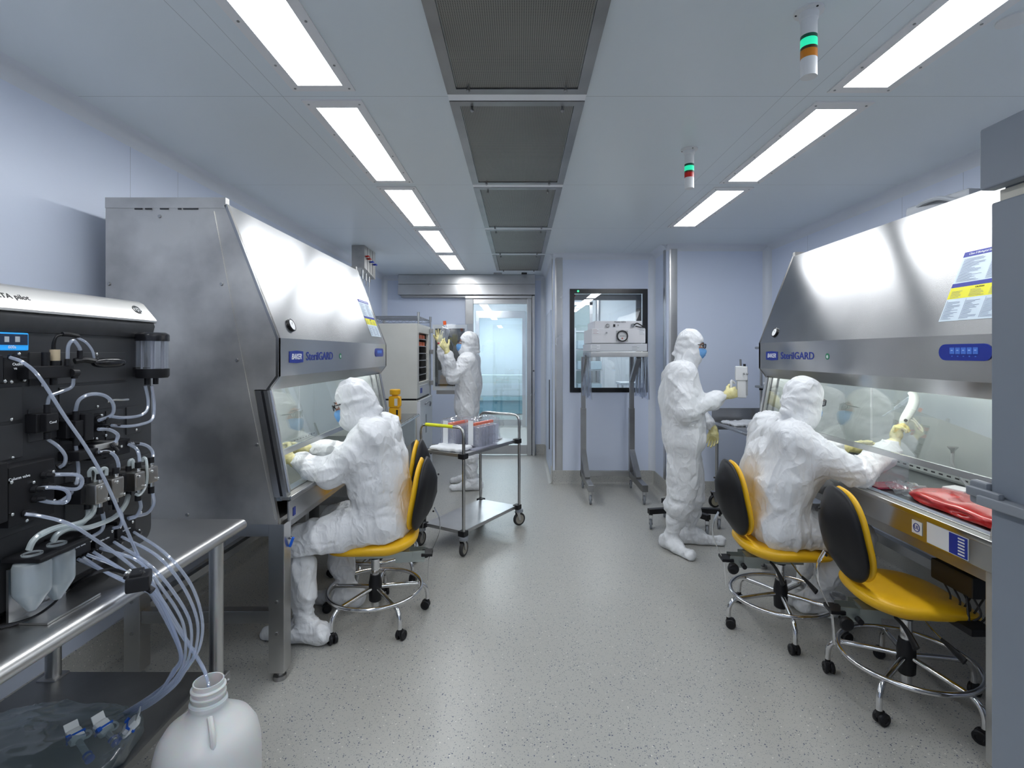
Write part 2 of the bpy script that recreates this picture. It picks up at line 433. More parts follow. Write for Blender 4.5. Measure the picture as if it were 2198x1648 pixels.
def floormat():
    m = mat('floor_vinyl', (.45,.46,.44), .34); nt = m.node_tree; b = nt.nodes['Principled BSDF']; L = nt.links.new
    b.inputs['Specular IOR Level'].default_value = .55
    v = coords(nt)
    base = nn(nt, 'ShaderNodeTexNoise', Scale=2.0, Detail=3); L(v, base.inputs['Vector'])
    rp = nn(nt, 'ShaderNodeValToRGB'); rp.color_ramp.elements[0].color = (.40,.395,.365,1); rp.color_ramp.elements[1].color = (.45,.445,.415,1); L(base.outputs['Fac'], rp.inputs['Fac'])
    cur = rp.outputs['Color']
    nz = nn(nt, 'ShaderNodeTexNoise', Scale=120.0, Detail=1); L(v, nz.inputs['Vector'])
    vm = nn(nt, 'ShaderNodeVectorMath', operation='MULTIPLY_ADD'); L(nz.outputs['Color'], vm.inputs[0]); vm.inputs[1].default_value = (.006,.006,0); L(v, vm.inputs[2])
    for sc, thr, pick, col in ((78, .22, .74, (.04,.055,.12)), (125, .25, .66, (.10,.11,.14)), (200, .3, .55, (.27,.275,.28)), (60, .2, .86, (.62,.61,.56))):
        vo = nn(nt, 'ShaderNodeTexVoronoi', Scale=float(sc)); L(vm.outputs[0], vo.inputs['Vector'])
        lt = nn(nt, 'ShaderNodeMath', operation='LESS_THAN'); L(vo.outputs['Distance'], lt.inputs[0]); lt.inputs[1].default_value = thr
        sp = nn(nt, 'ShaderNodeSeparateColor'); L(vo.outputs['Color'], sp.inputs[0])
        gt = nn(nt, 'ShaderNodeMath', operation='GREATER_THAN'); L(sp.outputs[0], gt.inputs[0]); gt.inputs[1].default_value = pick
        mu = nn(nt, 'ShaderNodeMath', operation='MULTIPLY'); L(lt.outputs[0], mu.inputs[0]); L(gt.outputs[0], mu.inputs[1])
        mx = nn(nt, 'ShaderNodeMix', data_type='RGBA'); L(mu.outputs[0], mx.inputs['Factor']); L(cur, mx.inputs['A']); mx.inputs['B'].default_value = (*col, 1); cur = mx.outputs['Result']
    L(cur, b.inputs['Base Color'])
    n2 = nn(nt, 'ShaderNodeTexNoise', Scale=14.0, Detail=3); L(v, n2.inputs['Vector'])
    bp = nn(nt, 'ShaderNodeBump', Strength=.08, Distance=.004); L(n2.outputs['Fac'], bp.inputs['Height']); L(bp.outputs['Normal'], b.inputs['Normal'])
    return m
FLR = floormat()
st('floor', MB().box(-2.3, 2.95, YF-.1, 14.2, -.08, 0), FLR)
st('ceiling', MB().box(-2.3, 2.95, YF-.1, 8.15, ZC, ZC+.08), CEIL)
st('wall_left', MB().box(XL-.12, XL, YF, YB+.12, 0, ZC), WALL)
st('wall_right', MB().box(XR, XR+.12, YF, YP+.12, 0, ZC), WALL)
st('wall_front', MB().box(XL-.12, XR+.12, YF-.1, YF, 0, ZC), WALL)
# wall with the window (hole) and the stepped walls beside it
wx0, wx1, wz0, wz1 = .601, 1.531, 1.092, 2.328
mb = MB(); mb.box(XA, wx0, YA, YA+.12, 0, ZC).box(wx1, XP+.12, YA, YA+.12, 0, ZC).box(wx0, wx1, YA, YA+.12, 0, wz0).box(wx0, wx1, YA, YA+.12, wz1, ZC)
st('wall_middle', mb, WALL)
st('wall_step', MB().box(XP, XP+.12, YP+.12, YA, 0, ZC), WALL)
st('wall_alcove', MB().box(XP, XR+.12, YP, YP+.12, 0, ZC), WALL)
st('wall_passage', MB().box(XA, XA+.1, YA+.12, YB+.12, 0, ZC), WALL)
dx0, dx1, dz1 = -.72, .125, 2.33      # glass door opening in the back wall
mb = MB(); mb.box(XL, dx0, YB, YB+.12, 0, ZC).box(dx1, XA, YB, YB+.12, 0, ZC).box(dx0, dx1, YB, YB+.12, dz1, ZC)
st('wall_back', mb, WALL)
# coves and flash-cove base in the floor material
def strip_profile(mb, prof, a, b, nrm):
    """extrude a (out, up) profile from a to b; nrm = outward direction from the wall"""
    a, b, nrm = Vector(a), Vector(b), Vector(nrm); up = Vector((0,0,1))
    mb.prism(prof, lambda o, u: a+nrm*o+up*u, lambda o, u: b+nrm*o+up*u)
bp_ = [(0,0),(.05,0),(.035,.004),(.02,.013),(.012,.03),(.010,.155),(.008,.16),(0,.16)]
def base(name, a, b, nrm):
    mb = MB(); strip_profile(mb, bp_, a, b, nrm); st(name, mb, FLR)
base('baseboard_left', (XL, YF, 0), (XL, YB, 0), (1,0,0)); base('baseboard_right', (XR, YF, 0), (XR, YP, 0), (-1,0,0))
base('baseboard_middle', (XA, YA, 0), (XP, YA, 0), (0,-1,0)); base('baseboard_alcove', (XP, YP, 0), (XR, YP, 0), (0,-1,0))
base('baseboard_step', (XP, YP, 0), (XP, YA, 0), (-1,0,0)); base('baseboard_passage', (XA, YA, 0), (XA, YB, 0), (-1,0,0))
mb = MB(); strip_profile(mb, bp_, (XL, YB, 0), (-.84, YB, 0), (0,-1,0)); strip_profile(mb, bp_, (.25, YB, 0), (XA, YB, 0), (0,-1,0)); st('baseboard_back', mb, FLR)
cv = [(0,0)]+[(.07-.07*math.sin(t), -.07+.07*math.cos(t)) for t in [math.pi/2*i/6 for i in range(7)]]
COV = mat('cove_trim', (.75,.79,.86), .3)
def cove(name, a, b, nrm):
    mb = MB(); strip_profile(mb, cv, a, b, nrm); st(name, mb, COV)
for i, (a, b, n_) in enumerate([((XL,YF),(XL,YB),(1,0,0)), ((XR,YF),(XR,YP),(-1,0,0)), ((XA,YA),(XP,YA),(0,-1,0)), ((XP,YP),(XR,YP),(0,-1,0)),
        ((XP,YP),(XP,YA),(-1,0,0)), ((XA,YA),(XA,YB),(-1,0,0)), ((XL,YB),(-1.86,YB),(0,-1,0)), ((.24,YB),(XA,YB),(0,-1,0))]):
    cove('trim_%d' % (i+1), (*a, ZC), (*b, ZC), n_)
def vcove(name, c, sx, sy, r=.07):
    P = [(0,0)]+[(r-r*math.sin(t), r-r*math.cos(t)) for t in [math.pi/2*i/6 for i in range(7)]]
    mb = MB(); mb.prism(P, lambda a, b: Vector((c[0]+sx*a, c[1]+sy*b, .16)), lambda a, b: Vector((c[0]+sx*a, c[1]+sy*b, ZC))); st(name, mb, COV)
vcove('trim_9', (XL, YB), 1, -1); vcove('trim_10', (XP, YA), -1, -1); vcove('trim_11', (XR, YP), -1, -1); vcove('trim_12', (XA, YB), -1, -1)
# rounded stainless corner guards
def guard(x, y, label, ztop):
    mb = MB(); r = .055
    P = [(-.006,.11),(-.006,r)]+[(-.006+r-r*math.cos(t), -.006+r-r*math.sin(t)) for t in [math.pi/2*i/8 for i in range(9)]]+[(.115,-.006),(.115,-.0),(r,0),(0,r),(0,.11)]
    mb.prism(P, lambda a, b: Vector((x+a, y+b, .16)), lambda a, b: Vector((x+a, y+b, ztop)))
    tag(mb.o('corner_guard', STZ), label, 'corner guard', 'corner guards')
guard(XA, YA, 'tall stainless corner guard between glass door passage and window wall', 2.735)
guard(XP, YP, 'tall stainless corner guard right of window behind standing person', 2.735)
# door leaf seams in the passage wall
DK = mat('dark_gap', (.03,.03,.035), .6)
GRYD = mat('door_paint', (.50,.56,.68), .35)
mb = MB(); mb.box(XA-.012, XA+.02, 6.45, 7.5, .02, 2.1, .002); d1 = st('door_1', mb, GRYD)
MB().box(XA-.022, XA-.012, 6.62, 6.64, .33, 1.22).o('door_handle', DK, d1)
# ------------------------------------------------------------------ back door and header
hd = thing('door_header', 'long stainless steel sliding track cover above the glass door', 'door track cover', (-.8, YB-.08, 2.44))
MB().box(-1.83, .235, YB-.15, YB, 2.60, ZC-.002, .004).o('upper_cover', STX, hd)
MB().box(-1.83, .235, YB-.17, YB, 2.44, 2.595, .004).o('lower_cover', STX, hd)
MB().box(-1.80, -.82, YB-.10, YB, 2.405, 2.44, .003).o('guide_rail', STD, hd)
d2 = st('door_2', MB().box(-.825, -.705, YB-.07, YB-.002, 0, 2.39, .004), STD)
mb = MB(); mb.box(.115, .185, YB-.06, YB, 0, 2.39, .004).box(.195, .235, YB-.10, YB, 0, 2.43, .004).o('door_jamb', STZ, d2)
mb = MB(); mb.box(-.705, .115, YB-.06, YB, 2.31, 2.385, .003).box(-.825, .19, YB-.10, YB, 2.39, 2.435, .003).o('door_rail', STX, d2)
MB().box(-.705, .115, YB-.06, YB, .02, .16, .003).o('kick_rail', STX, d2)
MB().box(-.705, .115, YB-.035, YB-.025, .16, 2.31).o('glass_pane', GLW, d2)
MB().cyl((.215, YB-.105, 1.29), (.215, YB-.095, 1.29), .012).o('door_sensor', BLK, d2)
# ------------------------------------------------------------------ window in the middle wall
BKF = mat('black_window_frame', (.006,.007,.01), .25)
mb = MB(); t = .055
mb.box(wx0, wx1, YA-.008, YA+.03, wz1-t, wz1).box(wx0, wx1, YA-.008, YA+.03, wz0, wz0+t).box(wx0, wx0+t, YA-.008, YA+.03, wz0+t, wz1-t).box(wx1-t, wx1, YA-.008, YA+.03, wz0+t, wz1-t)
w1 = st('window_1', mb, BKF)
MB().box(wx0+t, wx1-t, YA, YA+.006, wz0+t, wz1-t).o('glass_pane', GLW, w1)
mb = MB(); t2 = .085
mb.box(wx0+t, wx1-t, YA+.08, YA+.12, wz1-t2-.04, wz1-t).box(wx1-t2-.03, wx1-t, YA+.08, YA+.12, wz0+t, wz1-t).o('inner_frame', BKF, w1)
MB().cyl((.70, YA-.012, 2.30), (.70, YA-.007, 2.30), .012).o('indicator_lamp', mat('green_lamp', (.02,.5,.15), .3, emit=((.05,1,.3), 1.5)), w1)
# ------------------------------------------------------------------ rooms seen through the glass
WB = mat('corridor_wall', (.74,.80,.84), .5)
st('wall_corridor_left', MB().box(-1.75, -1.65, YB+.12, 14.1, 0, 2.75), WB)
mb = MB(); mb.box(-1.65, -.92, 11.0, 11.1, 0, 2.75).box(.13, 2.95, 11.0, 11.1, 0, 2.75).box(-.92, .13, 11.0, 11.1, 2.45, 2.75); st('wall_corridor_end', mb, WB)
st('wall_corridor_right', MB().box(.5, .6, YB+.12, 11.0, 0, 2.75), WB)
st('ceiling_corridor', MB().box(-1.75, 2.95, YB+.2, 14.2, 2.75, 2.8), WB)
st('wall_far', MB().box(-1.75, 2.95, 14.1, 14.2, 0, 2.75), WB)
d3 = st('door_3', MB().box(-.92, -.85, 10.93, 11.02, 0, 2.45), STZ)
MB().box(.06, .13, 10.93, 11.02, 0, 2.45).o('door_jamb', STZ, d3)
MB().box(-.85, .06, 10.93, 11.02, 2.30, 2.45).o('door_rail', STX, d3)
MB().box(-.85, .06, 10.95, 11.0, .02, .15).o('kick_rail', STX, d3)
MB().box(-.85, .06, 10.97, 10.98, .15, 2.3).o('glass_pane', glassy('tinted_glass', (.90,.96,.98), base=.04), d3)
far = thing('pass_bench', 'teal fronted bench with pale top seen far behind the glass doors', 'bench', (-.4, 13.2, 0))
MB().box(-1.3, .9, 13.0, 13.5, .80, 1.0).o('bench_top', mat('pale_top', (.55,.62,.62), .4), far)
MB().box(-1.3, .9, 13.1, 13.5, .02, .36).o('lower_front', mat('teal_front', (.10,.27,.34), .5), far)
MB().box(-1.3, .9, 13.05, 13.5, .36, .45).o('middle_rail', mat('teal_pale', (.25,.42,.47), .4), far)
mb = MB()
for x in (-1.28, .84): mb.box(x, x+.05, 13.1, 13.15, .45, .80)
mb.o('upright', STZ, far)
# room behind the window
st('wall_side_room', MB().box(.5, 2.95, 8.9, 9.0, 0, 2.75), WB)
st('wall_side_room_right', MB().box(2.85, 2.95, 6.3, 8.9, 0, 2.75), WB)
st('ceiling_side_room', MB().box(.5, 2.95, 6.3, 9.0, 2.70, 2.75), WB)
d4 = st('door_4', MB().box(.93, 1.20, 8.86, 8.9, 0, 2.38), mat('side_door', (.36,.46,.47), .4))
mb = MB(); mb.box(.88, .93, 8.84, 8.9, 0, 2.43).box(1.20, 1.25, 8.84, 8.9, 0, 2.43).box(.88, 1.25, 8.84, 8.9, 2.38, 2.43).o('door_frame', STZ, d4)
tag(MB().box(1.31, 1.38, 8.80, 8.9, 0, 2.7, .02).o('wall_post', STZ), 'upright stainless post on the far wall seen through the window', 'post')
LENS = mat('light_lens', (.9,.92,.95), .5, emit=((.94,.97,1.0), LAMP))
SLENS = mat('side_room_lens', (.9,.92,.95), .5, emit=((.93,.98,1.0), 30.0))
def room_light(x, y, wd, ln, z, label):
    r = thing('ceiling_light', label, 'ceiling light', (x, y, z), 0, 'lights beyond the glass')
    MB().box(x-wd/2-.03, x+wd/2+.03, y-ln/2-.03, y+ln/2+.03, z-.012, z, .002).o('frame', WHP, r)
    MB().box(x-wd/2, x+wd/2, y-ln/2, y+ln/2, z-.016, z-.012).o('lens', SLENS, r)
room_light(-.72, 8.95, .26, .8, 2.75, 'first lit ceiling panel in the corridor behind the glass door')
room_light(-.72, 9.95, .26, .8, 2.75, 'further lit ceiling panel in the corridor behind the glass door')
room_light(-.4, 12.4, .5, 1.4, 2.75, 'lit ceiling panel in the far room past the second door')
room_light(1.25, 7.55, .2, 1.4, 2.70, 'lit ceiling panel of the room behind the window')
# ------------------------------------------------------------------ ceiling lights
FRM = mat('light_frame', (.82,.82,.83), .35)
def ceil_light(x, y0, label):
    r = thing('ceiling_light', label, 'ceiling light', (x, y0+.58, ZC), 0, 'recessed ceiling lights')
    mb = MB(); a, b = x-.14, x+.14; c, d = x-.0975, x+.0975; e, f = y0+.07, y0+1.12; z0 = ZC-.006
    mb.box(a, c, y0, y0+1.17, z0, ZC).box(d, b, y0, y0+1.17, z0, ZC).box(c, d, y0, e, z0, ZC).box(c, d, f, y0+1.17, z0, ZC).o('frame', FRM, r)
    MB().box(c, d, e, f, ZC-.004, ZC-.001).o('lens', LENS, r)
    for yy in [y0+.035]+[y0+1.17*q for q in (.32, .58, .82)]+[y0+1.145]:
        for xx in (x-.12, x+.12):
            MB().cyl((xx, yy, z0-.0025), (xx, yy, z0), .005, seg=8).o('screw', STD, r)
ordn = ['nearest', 'second', 'third', 'fourth', 'farthest']
for k in range(-1, 4):
    ceil_light(-.8765, 2.41+MOD*k, '%s ceiling light from the camera in the left row' % ordn[k+1])
for k, nm in ((-1, 'nearest'), (0, 'middle'), (1, 'farthest')):
    ceil_light(1.53, 2.425+MOD*k, '%s of the three ceiling lights in the right row' % nm)
for x, s_ in ((-.8765, 'left'), (1.53, 'right')):
    for k, nm in ((-2, 'above the camera'), (-3, 'behind the camera'), (-4, 'farthest behind the camera')): ceil_light(x, 2.41+MOD*k, 'added unseen ceiling light %s in the %s row' % (nm, s_))  # out-of-view lamps added to light the near end and feed the reflections
# ------------------------------------------------------------------ return-air grilles
def perf(name, c0, c1, scale, metal=1.0, rough=.4, thr=.33):
    m = mat(name, c0, rough, metal); nt = m.node_tree; b = nt.nodes['Principled BSDF']; L = nt.links.new
    v = coords(nt, (1,1,1)); n = nn(nt, 'ShaderNodeTexVoronoi', Scale=float(scale)); n.inputs['Randomness'].default_value = 0.0; L(v, n.inputs['Vector'])
    lt = nn(nt, 'ShaderNodeMath', operation='LESS_THAN'); L(n.outputs['Distance'], lt.inputs[0]); lt.inputs[1].default_value = thr
    nz = nn(nt, 'ShaderNodeTexNoise', Scale=3.0, Detail=4); L(v, nz.inputs['Vector'])
    rp = nn(nt, 'ShaderNodeValToRGB'); rp.color_ramp.elements[0].color = (*[q*.75 for q in c0], 1); rp.color_ramp.elements[1].color = (*c0, 1); L(nz.outputs['Fac'], rp.inputs['Fac'])
    mx = nn(nt, 'ShaderNodeMix', data_type='RGBA'); L(lt.outputs[0], mx.inputs['Factor']); L(rp.outputs[0], mx.inputs['A']); mx.inputs['B'].default_value = (*c1, 1); L(mx.outputs['Result'], b.inputs['Base Color'])
    mm = nn(nt, 'ShaderNodeMath', operation='SUBTRACT'); mm.inputs[0].default_value = 1.0; L(lt.outputs[0], mm.inputs[1])
    if metal: L(mm.outputs[0], b.inputs['Metallic'])
    return m
PERF = perf('perforated_sheet', (.36,.35,.325), (.02,.02,.02), 125, rough=.5, thr=.36)
def vent(y0, label):
    r = thing('ceiling_vent', label, 'ceiling vent', (-.011, y0+.6, ZC), 0, 'perforated ceiling vents')
    a, b = -.326, .304; y1 = y0+1.19; z0 = ZC-.012; t = .045
    mb = MB(); mb.box(a, a+t, y0, y1, z0, ZC).box(b-t, b, y0, y1, z0, ZC).box(a+t, b-t, y0, y0+t, z0, ZC).box(a+t, b-t, y1-t, y1, z0, ZC).o('frame', STD, r)
    MB().box(a+t+.004, b-t-.004, y0+t+.004, y1-t-.004, z0+.005, ZC-.002).o('grille', PERF, r)
    for xx in (a+.10, b-.10):
        for yy in (y0+.06, y1-.06): MB().cyl((xx, yy, z0+.006), (xx, yy, z0-.012), .006, seg=10).sph((xx, yy, z0-.014), .009, 10).o('knob', STD, r)
for k in range(-1, 4): vent(2.406+MOD*k, '%s perforated stainless air vent in the ceiling row' % ordn[k+1])
STRP = mat('ceiling_strip', (.9,.92,.95), .4)
for k in range(0, 4): tag(MB().box(-.326, .304, 2.406+MOD*k-.062, 2.406+MOD*k-.006, ZC-.010, ZC).o('ceiling_strip', STRP), 'white strip between the %s and %s ceiling vents' % (ordn[k], ordn[k+1]), 'trim strip')
# ------------------------------------------------------------------ signal lights
def signal(x, y, c2, label):
    r = thing('signal_light', label, 'signal light', (x, y, ZC), 0, 'signal lights on the ceiling')
    MB().lathe([(0,0),(.048,0),(.048,-.006),(.032,-.01),(.030,-.03),(.0265,-.034),(.0265,-.088),(0,-.088)], (x, y, ZC)).o('mount', WHP, r)
    def seg(z0, z1, m, nm, rr=.0268): MB().lathe([(0,z0),(rr,z0),(rr,z1),(0,z1)], (x, y, ZC)).o(nm, m, r)
    seg(-.088, -.1, mat('dark_green', (.005,.10,.06), .3), 'green_band')
    seg(-.1, -.128, mat('lit_green', (.03,.75,.45), .3, emit=((.02,.9,.45), .55)), 'green_lens')
    seg(-.128, -.138, mat('dark_olive', (.05,.035,.01), .3), 'dark_band')
    seg(-.138, -.166, c2, 'lower_lens'); seg(-.166, -.228, WHP, 'end_cap', .0262)
    for a in (40, 160, 280): MB().cyl((x+.04*math.cos(R(a)), y+.04*math.sin(R(a)), ZC-.009), (x+.04*math.cos(R(a)), y+.04*math.sin(R(a)), ZC-.006), .004, seg=8).o('screw', BLK, r)
signal(1.0, 1.787, mat('amber_lens', (.65,.22,.01), .25), 'nearer white signal light with green and amber bands')
signal(.985, 3.0, mat('red_lens', (.6,.01,.01), .25), 'farther white signal light with green and red bands')
tag(MB().lathe([(0,0),(.05,0),(.05,-.006),(.038,-.009),(0,-.009)], (1.75, 1.83, ZC)).o('sprinkler_cover', WHP), 'round white cover plate on ceiling at right edge', 'ceiling plate')
tag(MB().box(-.38, -.26, 7.62, 7.66, ZC-.012, ZC).o('ceiling_sensor', STD), 'thin dark slot fitting on the ceiling before the door, left one', 'sensor')
tag(MB().box(.03, .11, 7.60, 7.66, ZC-.02, ZC, .003).o('ceiling_sensor', BLK), 'small dark block sensor on the ceiling before the door, right one', 'sensor')

# white rack and trolley standing in the room behind the window
rk = thing('storage_rack', 'white shelf rack with bins in the room behind the window', 'rack', (1.15, 8.2, 0))
RW = mat('rack_white', (.62,.68,.70), .4)
for x in (.86, 1.30):
    for y in (8.0, 8.4): MB().cyl((x,y,0), (x,y,1.95), .015, seg=10).o('post', RW, rk)
for z in (.95, 1.30, 1.62, 1.90): MB().box(.86,1.30,8.0,8.4,z-.015,z+.005).o('shelf', RW, rk)
for z, nm in ((.955,'lowest'),(1.305,'middle'),(1.625,'upper')):
    for x, n2 in ((.90,'left'),(1.10,'right')): tag(MB().box(x,x+.17,7.98,8.35,z+.003,z+.13,.006).o('storage_bin', mat('bin_blue_grey', (.42,.55,.60), .4)), '%s bin on the %s shelf of the rack behind the window' % (n2, nm), 'bin', 'bins on the rack behind the window')
tt = thing('side_room_trolley', 'pale trolley low in the room behind the window', 'trolley', (1.75, 7.6, 0))
MB().box(1.45,2.1,7.4,7.8,1.10,1.135,.004).o('top', RW, tt)
for x in (1.48, 2.07):
    for y in (7.43, 7.77): MB().cyl((x,y,0), (x,y,1.10), .014, seg=10).o('leg', STZ, tt)
# ================================================================== BIOSAFETY CABINETS
GRILL = perf('perforated_grille', (.42,.42,.41), (.02,.02,.02), 150, thr=.36)
CLAMP = mat('cabinet_lamp', (.9,.95,.95), .5, emit=((.98,1.0,.98), CABLAMP))
STI = noise_mat('stainless_interior', (.52,.55,.545), (.60,.63,.625), 3, .3, .45, r2=.42)
WKS = steel('work_surface', (.16,.175,.18), (.21,.225,.23), .34, .48, (60,60,60), .04)
def cabinet(side, label, lamp=1.0):
    if side == 'L':
        T = lambda s, u, z: Vector((-1.141-u, 2.45+s, z)); sg = 1
    else:
        T = lambda s, u, z: Vector((1.76+u, 3.80-s, z)); sg = -1
    Ls = 1.98 if side == 'L' else 1.95
    r = thing('biosafety_cabinet', label, 'safety cabinet', (T(Ls/2, .4, 0)), 0, 'biosafety cabinets')
    def pr(mb, poly, s0, s1): return mb.prism(poly, lambda u, z: T(s0, u, z), lambda u, z: T(s1, u, z))
    def bx(mb, s0, s1, u0, u1, z0, z1, bev=0):
        a, b = T(s0, u0, z0), T(s1, u1, z1)
        return mb.box(min(a.x,b.x), max(a.x,b.x), min(a.y,b.y), max(a.y,b.y), z0, z1, bev)
    outl = [(.82,2.27),(.245,2.27),(.0,1.636),(.0,1.452),(.05,1.386),(.117,1.386),(.004,.78),(.004,.753),(.82,.753)]
    for s0, s1 in ((0,.02), (Ls-.02, Ls)):
        o = pr(MB(), outl, s0, s1).o('side_panel', STM, r)
    for s0, s1 in ((-.004,0), (Ls, Ls+.004)):
        sp = pr(MB(), [(.815,2.235),(.305,2.235),(.130,1.326),(.015,.775),(.815,.775)], s0, s1).o('side_cover', STM, r)
        e = s0 if s0 < 0 else s1
        for (u, z) in ((.56,2.21),(.80,1.89),(.268,1.89),(.195,1.53),(.10,1.13),(.80,1.3),(.43,.80)):
            d = -.006 if s0 < 0 else .006
            MB().cyl(T(e, u, z), T(e+d, u, z), .009, .007, seg=10).o('screw', STD, sp)
    # folded front hood: slope, fascia and chamfer in one sheet
    sheet = [(.245,2.27),(.0,1.636),(.0,1.452),(.05,1.386),(.058,1.392),(.012,1.456),(.012,1.634),(.256,2.262)]
    pr(MB(), sheet, -.003, Ls+.003).o('front_hood', STY, r, smooth=20)
    pr(MB(), [(.82,2.262),(.256,2.262),(.245,2.27),(.82,2.27)], 0, Ls).o('top_panel', STM, r)
    mb = MB(); bx(mb, -.003, .03, .25, .82, 2.25, 2.30); bx(mb, Ls-.03, Ls+.003, .25, .82, 2.25, 2.30); bx(mb, .03, Ls-.03, .79, .82, 2.25, 2.30); mb.o('top_rail', STM, r)
    mb = MB()
    for u0, u1 in ((.38,.45),(.46,.475),(.52,.56),(.60,.63),(.645,.68)): bx(mb, -.0045, .0, u0, u1, 2.243, 2.2495)
    mb.o('rail_slot', DK, r)
    bx(MB(), .0, Ls, .80, .82, .76, 2.26).o('back_panel', STM, r)
    # cavity
    cav = pr(MB(), [(.125,1.39),(.60,1.48),(.60,1.49),(.10,1.40)], .02, Ls-.02).o('cavity_ceiling', STI, r)
    bx(MB(), .05, Ls-.05, .60, .61, .86, 1.49).o('back_baffle', STI, r)
    for s0, s1 in ((.02,.05),(Ls-.05,Ls-.02)):
        pr(MB(), [(.60,1.48),(.13,1.39),(.03,.86),(.60,.86)], s0, s1).o('cavity_wall', STI, r)
    bx(MB(), .02, Ls-.02, .03, .60, .845, .86).o('work_surface', WKS, r)
    bx(MB(), .02, Ls-.02, .0, .80, .753, .775).o('base_pan', STM, r)
    bx(MB(), 1.62 if side == 'L' else .335, 1.63 if side == 'L' else .345, .592, .60, .87, 1.47).o('baffle_seam', WHP, r)
    mb = MB(); bx(mb, .06, Ls-.06, .585, .60, .875, .905); mb.o('baffle_slot_plate', STI, r)
    mb = MB()
    for i in range(34): bx(mb, .10+i*.054, .125+i*.054, .583, .586, .886, .894)
    mb.o('baffle_slots', DK, r)
    lp = MB().box(0,0,0,0,0,0) if False else MB(); bx(lp, .12, Ls-.12, .20, .245, 1.385, 1.402); lp.o('interior_lamp', CLAMP, r)
    # front: armrest with perforated grille and apron
    bx(MB(), .0, Ls, -.052, -.012, .865, .882, .002).o('front_grille', GRILL, r)
    mb = MB(); bx(mb, -.004, Ls+.004, -.064, -.052, .864, .886, .004); bx(mb, .0, Ls, -.012, -.005, .868, .886, .002); mb.o('armrest', CHD, r)
    bx(MB(), .0, Ls, -.052, -.040, .765, .862, .003).o('apron', STY, r)
    bx(MB(), .02, Ls-.02, -.005, .065, .856, .872, .003).o('grille_lip', mat('blue_grey_lip', (.22,.27,.34), .35), r)
    # sash with guides: sheet slopes from the hood to the armrest
    su = lambda z: .05-.105*(1.386-z)/.574
    for s0 in (.0, Ls-.045):
        g = pr(MB(), [(su(1.39)+.004,1.39),(su(1.39)+.064,1.39),(su(.88)+.064,.88),(su(.88)+.004,.88)], s0, s0+.045).o('sash_guide', STZ, r)
        pr(MB(), [(su(1.385)+.022,1.385),(su(1.385)+.034,1.385),(su(.885)+.034,.885),(su(.885)+.022,.885)], s0-.002, s0+.047).o('guide_slot', BLK, g)
        tb = MB(); tb.cyl(T(s0+.022, su(1.385)-.002, 1.385), T(s0+.022, su(.90)-.002, .90), .009, seg=8); tb.o('guide_rod', CHD, g)
    pr(MB(), [(su(1.42)+.010,1.42),(su(1.42)+.016,1.42),(su(1.075)+.016,1.075),(su(1.075)+.010,1.075)], .045, Ls-.045).o('sash_glass', GLS, r, smooth=0)
    pr(MB(), [(su(1.095)+.002,1.095),(su(1.095)+.018,1.095),(su(1.07)+.018,1.07),(su(1.07)+.002,1.07)], .045, Ls-.045).o('sash_handle', CHD, r)
    # gauge, badge, controls, notice
    sl = lambda z: .245*(z-1.636)/.634                      # u of the sloped face at height z
    nrm = (T(0,-.634,0)-T(0,0,0)); nrm = Vector((nrm.x, 0, .245)).normalized()
    up = Vector((T(0,.245,0).x-T(0,0,0).x, 0, .634)).normalized(); rt = Vector((0, sg, 0))
    gc = T(.19, sl(1.705), 1.705)+nrm*.001
    g = MB().lathe([(0,0),(.034,0),(.034,.008),(.030,.010),(.0265,.008),(0,.008)], gc, nrm, 28).o('pressure_gauge', BLKG, r)
    MB().lathe([(0,.0082),(.0265,.0082),(.0265,.0088),(0,.0088)], gc, nrm, 24).o('gauge_dial', mat('dial_white', (.85,.86,.87), .4), g)
    MB().obox(gc+nrm*.0095+up*.004, (.001, .002, .02), (Matrix.Rotation(.4, 3, nrm))).o('needle', BLK, g)
    f0 = T(0, 0, 0); fn = Vector((-1 if side == 'R' else 1, 0, 0)); fu = Vector((0,0,1))
    def face(s, z, d=.0): p = T(s, 0, z); return p+fn*d
    # badge
    bd = MB(); P = [(.112,1.516),(.195,1.512),(.276,1.516),(.276,1.572),(.195,1.576),(.112,1.572)]
    if side == 'L': bd.prism(P, lambda s, z: face(s, z, .0005), lambda s, z: face(s, z, .002))
    else: bd.prism(P, lambda s, z: face(s, z, .0005), lambda s, z: face(s, z, .002))
    bd = bd.o('maker_badge', BLU, r, smooth=0)
    text('BAKER', .040, basis(face(.194, 1.544, .0024), rt, fu), mat('white_print', (.85,.87,.9), .5), bd, shear=.25, bold=.0006, ax='CENTER')
    wd = text('SterilGARD', .064, basis(face(.315, 1.544, .0010), rt, fu), BLU, r, name='name_lettering', bold=.0005, sx=1.28)
    gm = mat('green_leaf_print', (.03,.22,.12), .5)
    lo = MB().lathe([(0,.0005),(.018,.0005),(.018,.0015),(0,.0015)], face(.845, 1.544), fn, 20).o('green_mark', gm, r)
    text('e', .034, basis(face(.845, 1.545, .002), rt, fu), MATS['white_print'], lo, bold=.0008, ax='CENTER')
    # control panel
    P = []
    for cx_, a0 in ((1.845,-90),(1.665,90)):
        for i in range(9):
            a = R(a0+180*i/8); P.append((cx_+.033*math.cos(a), 1.567+.033*math.sin(a)))
    cp = MB().prism(P, lambda s, z: face(s, z, .0005), lambda s, z: face(s, z, .003)).o('control_panel', mat('control_blue', (.008,.03,.33), .35), r, smooth=0)
    kb = mat('key_blue', (.05,.14,.55), .4, emit=((.1,.3,1.0), .10))
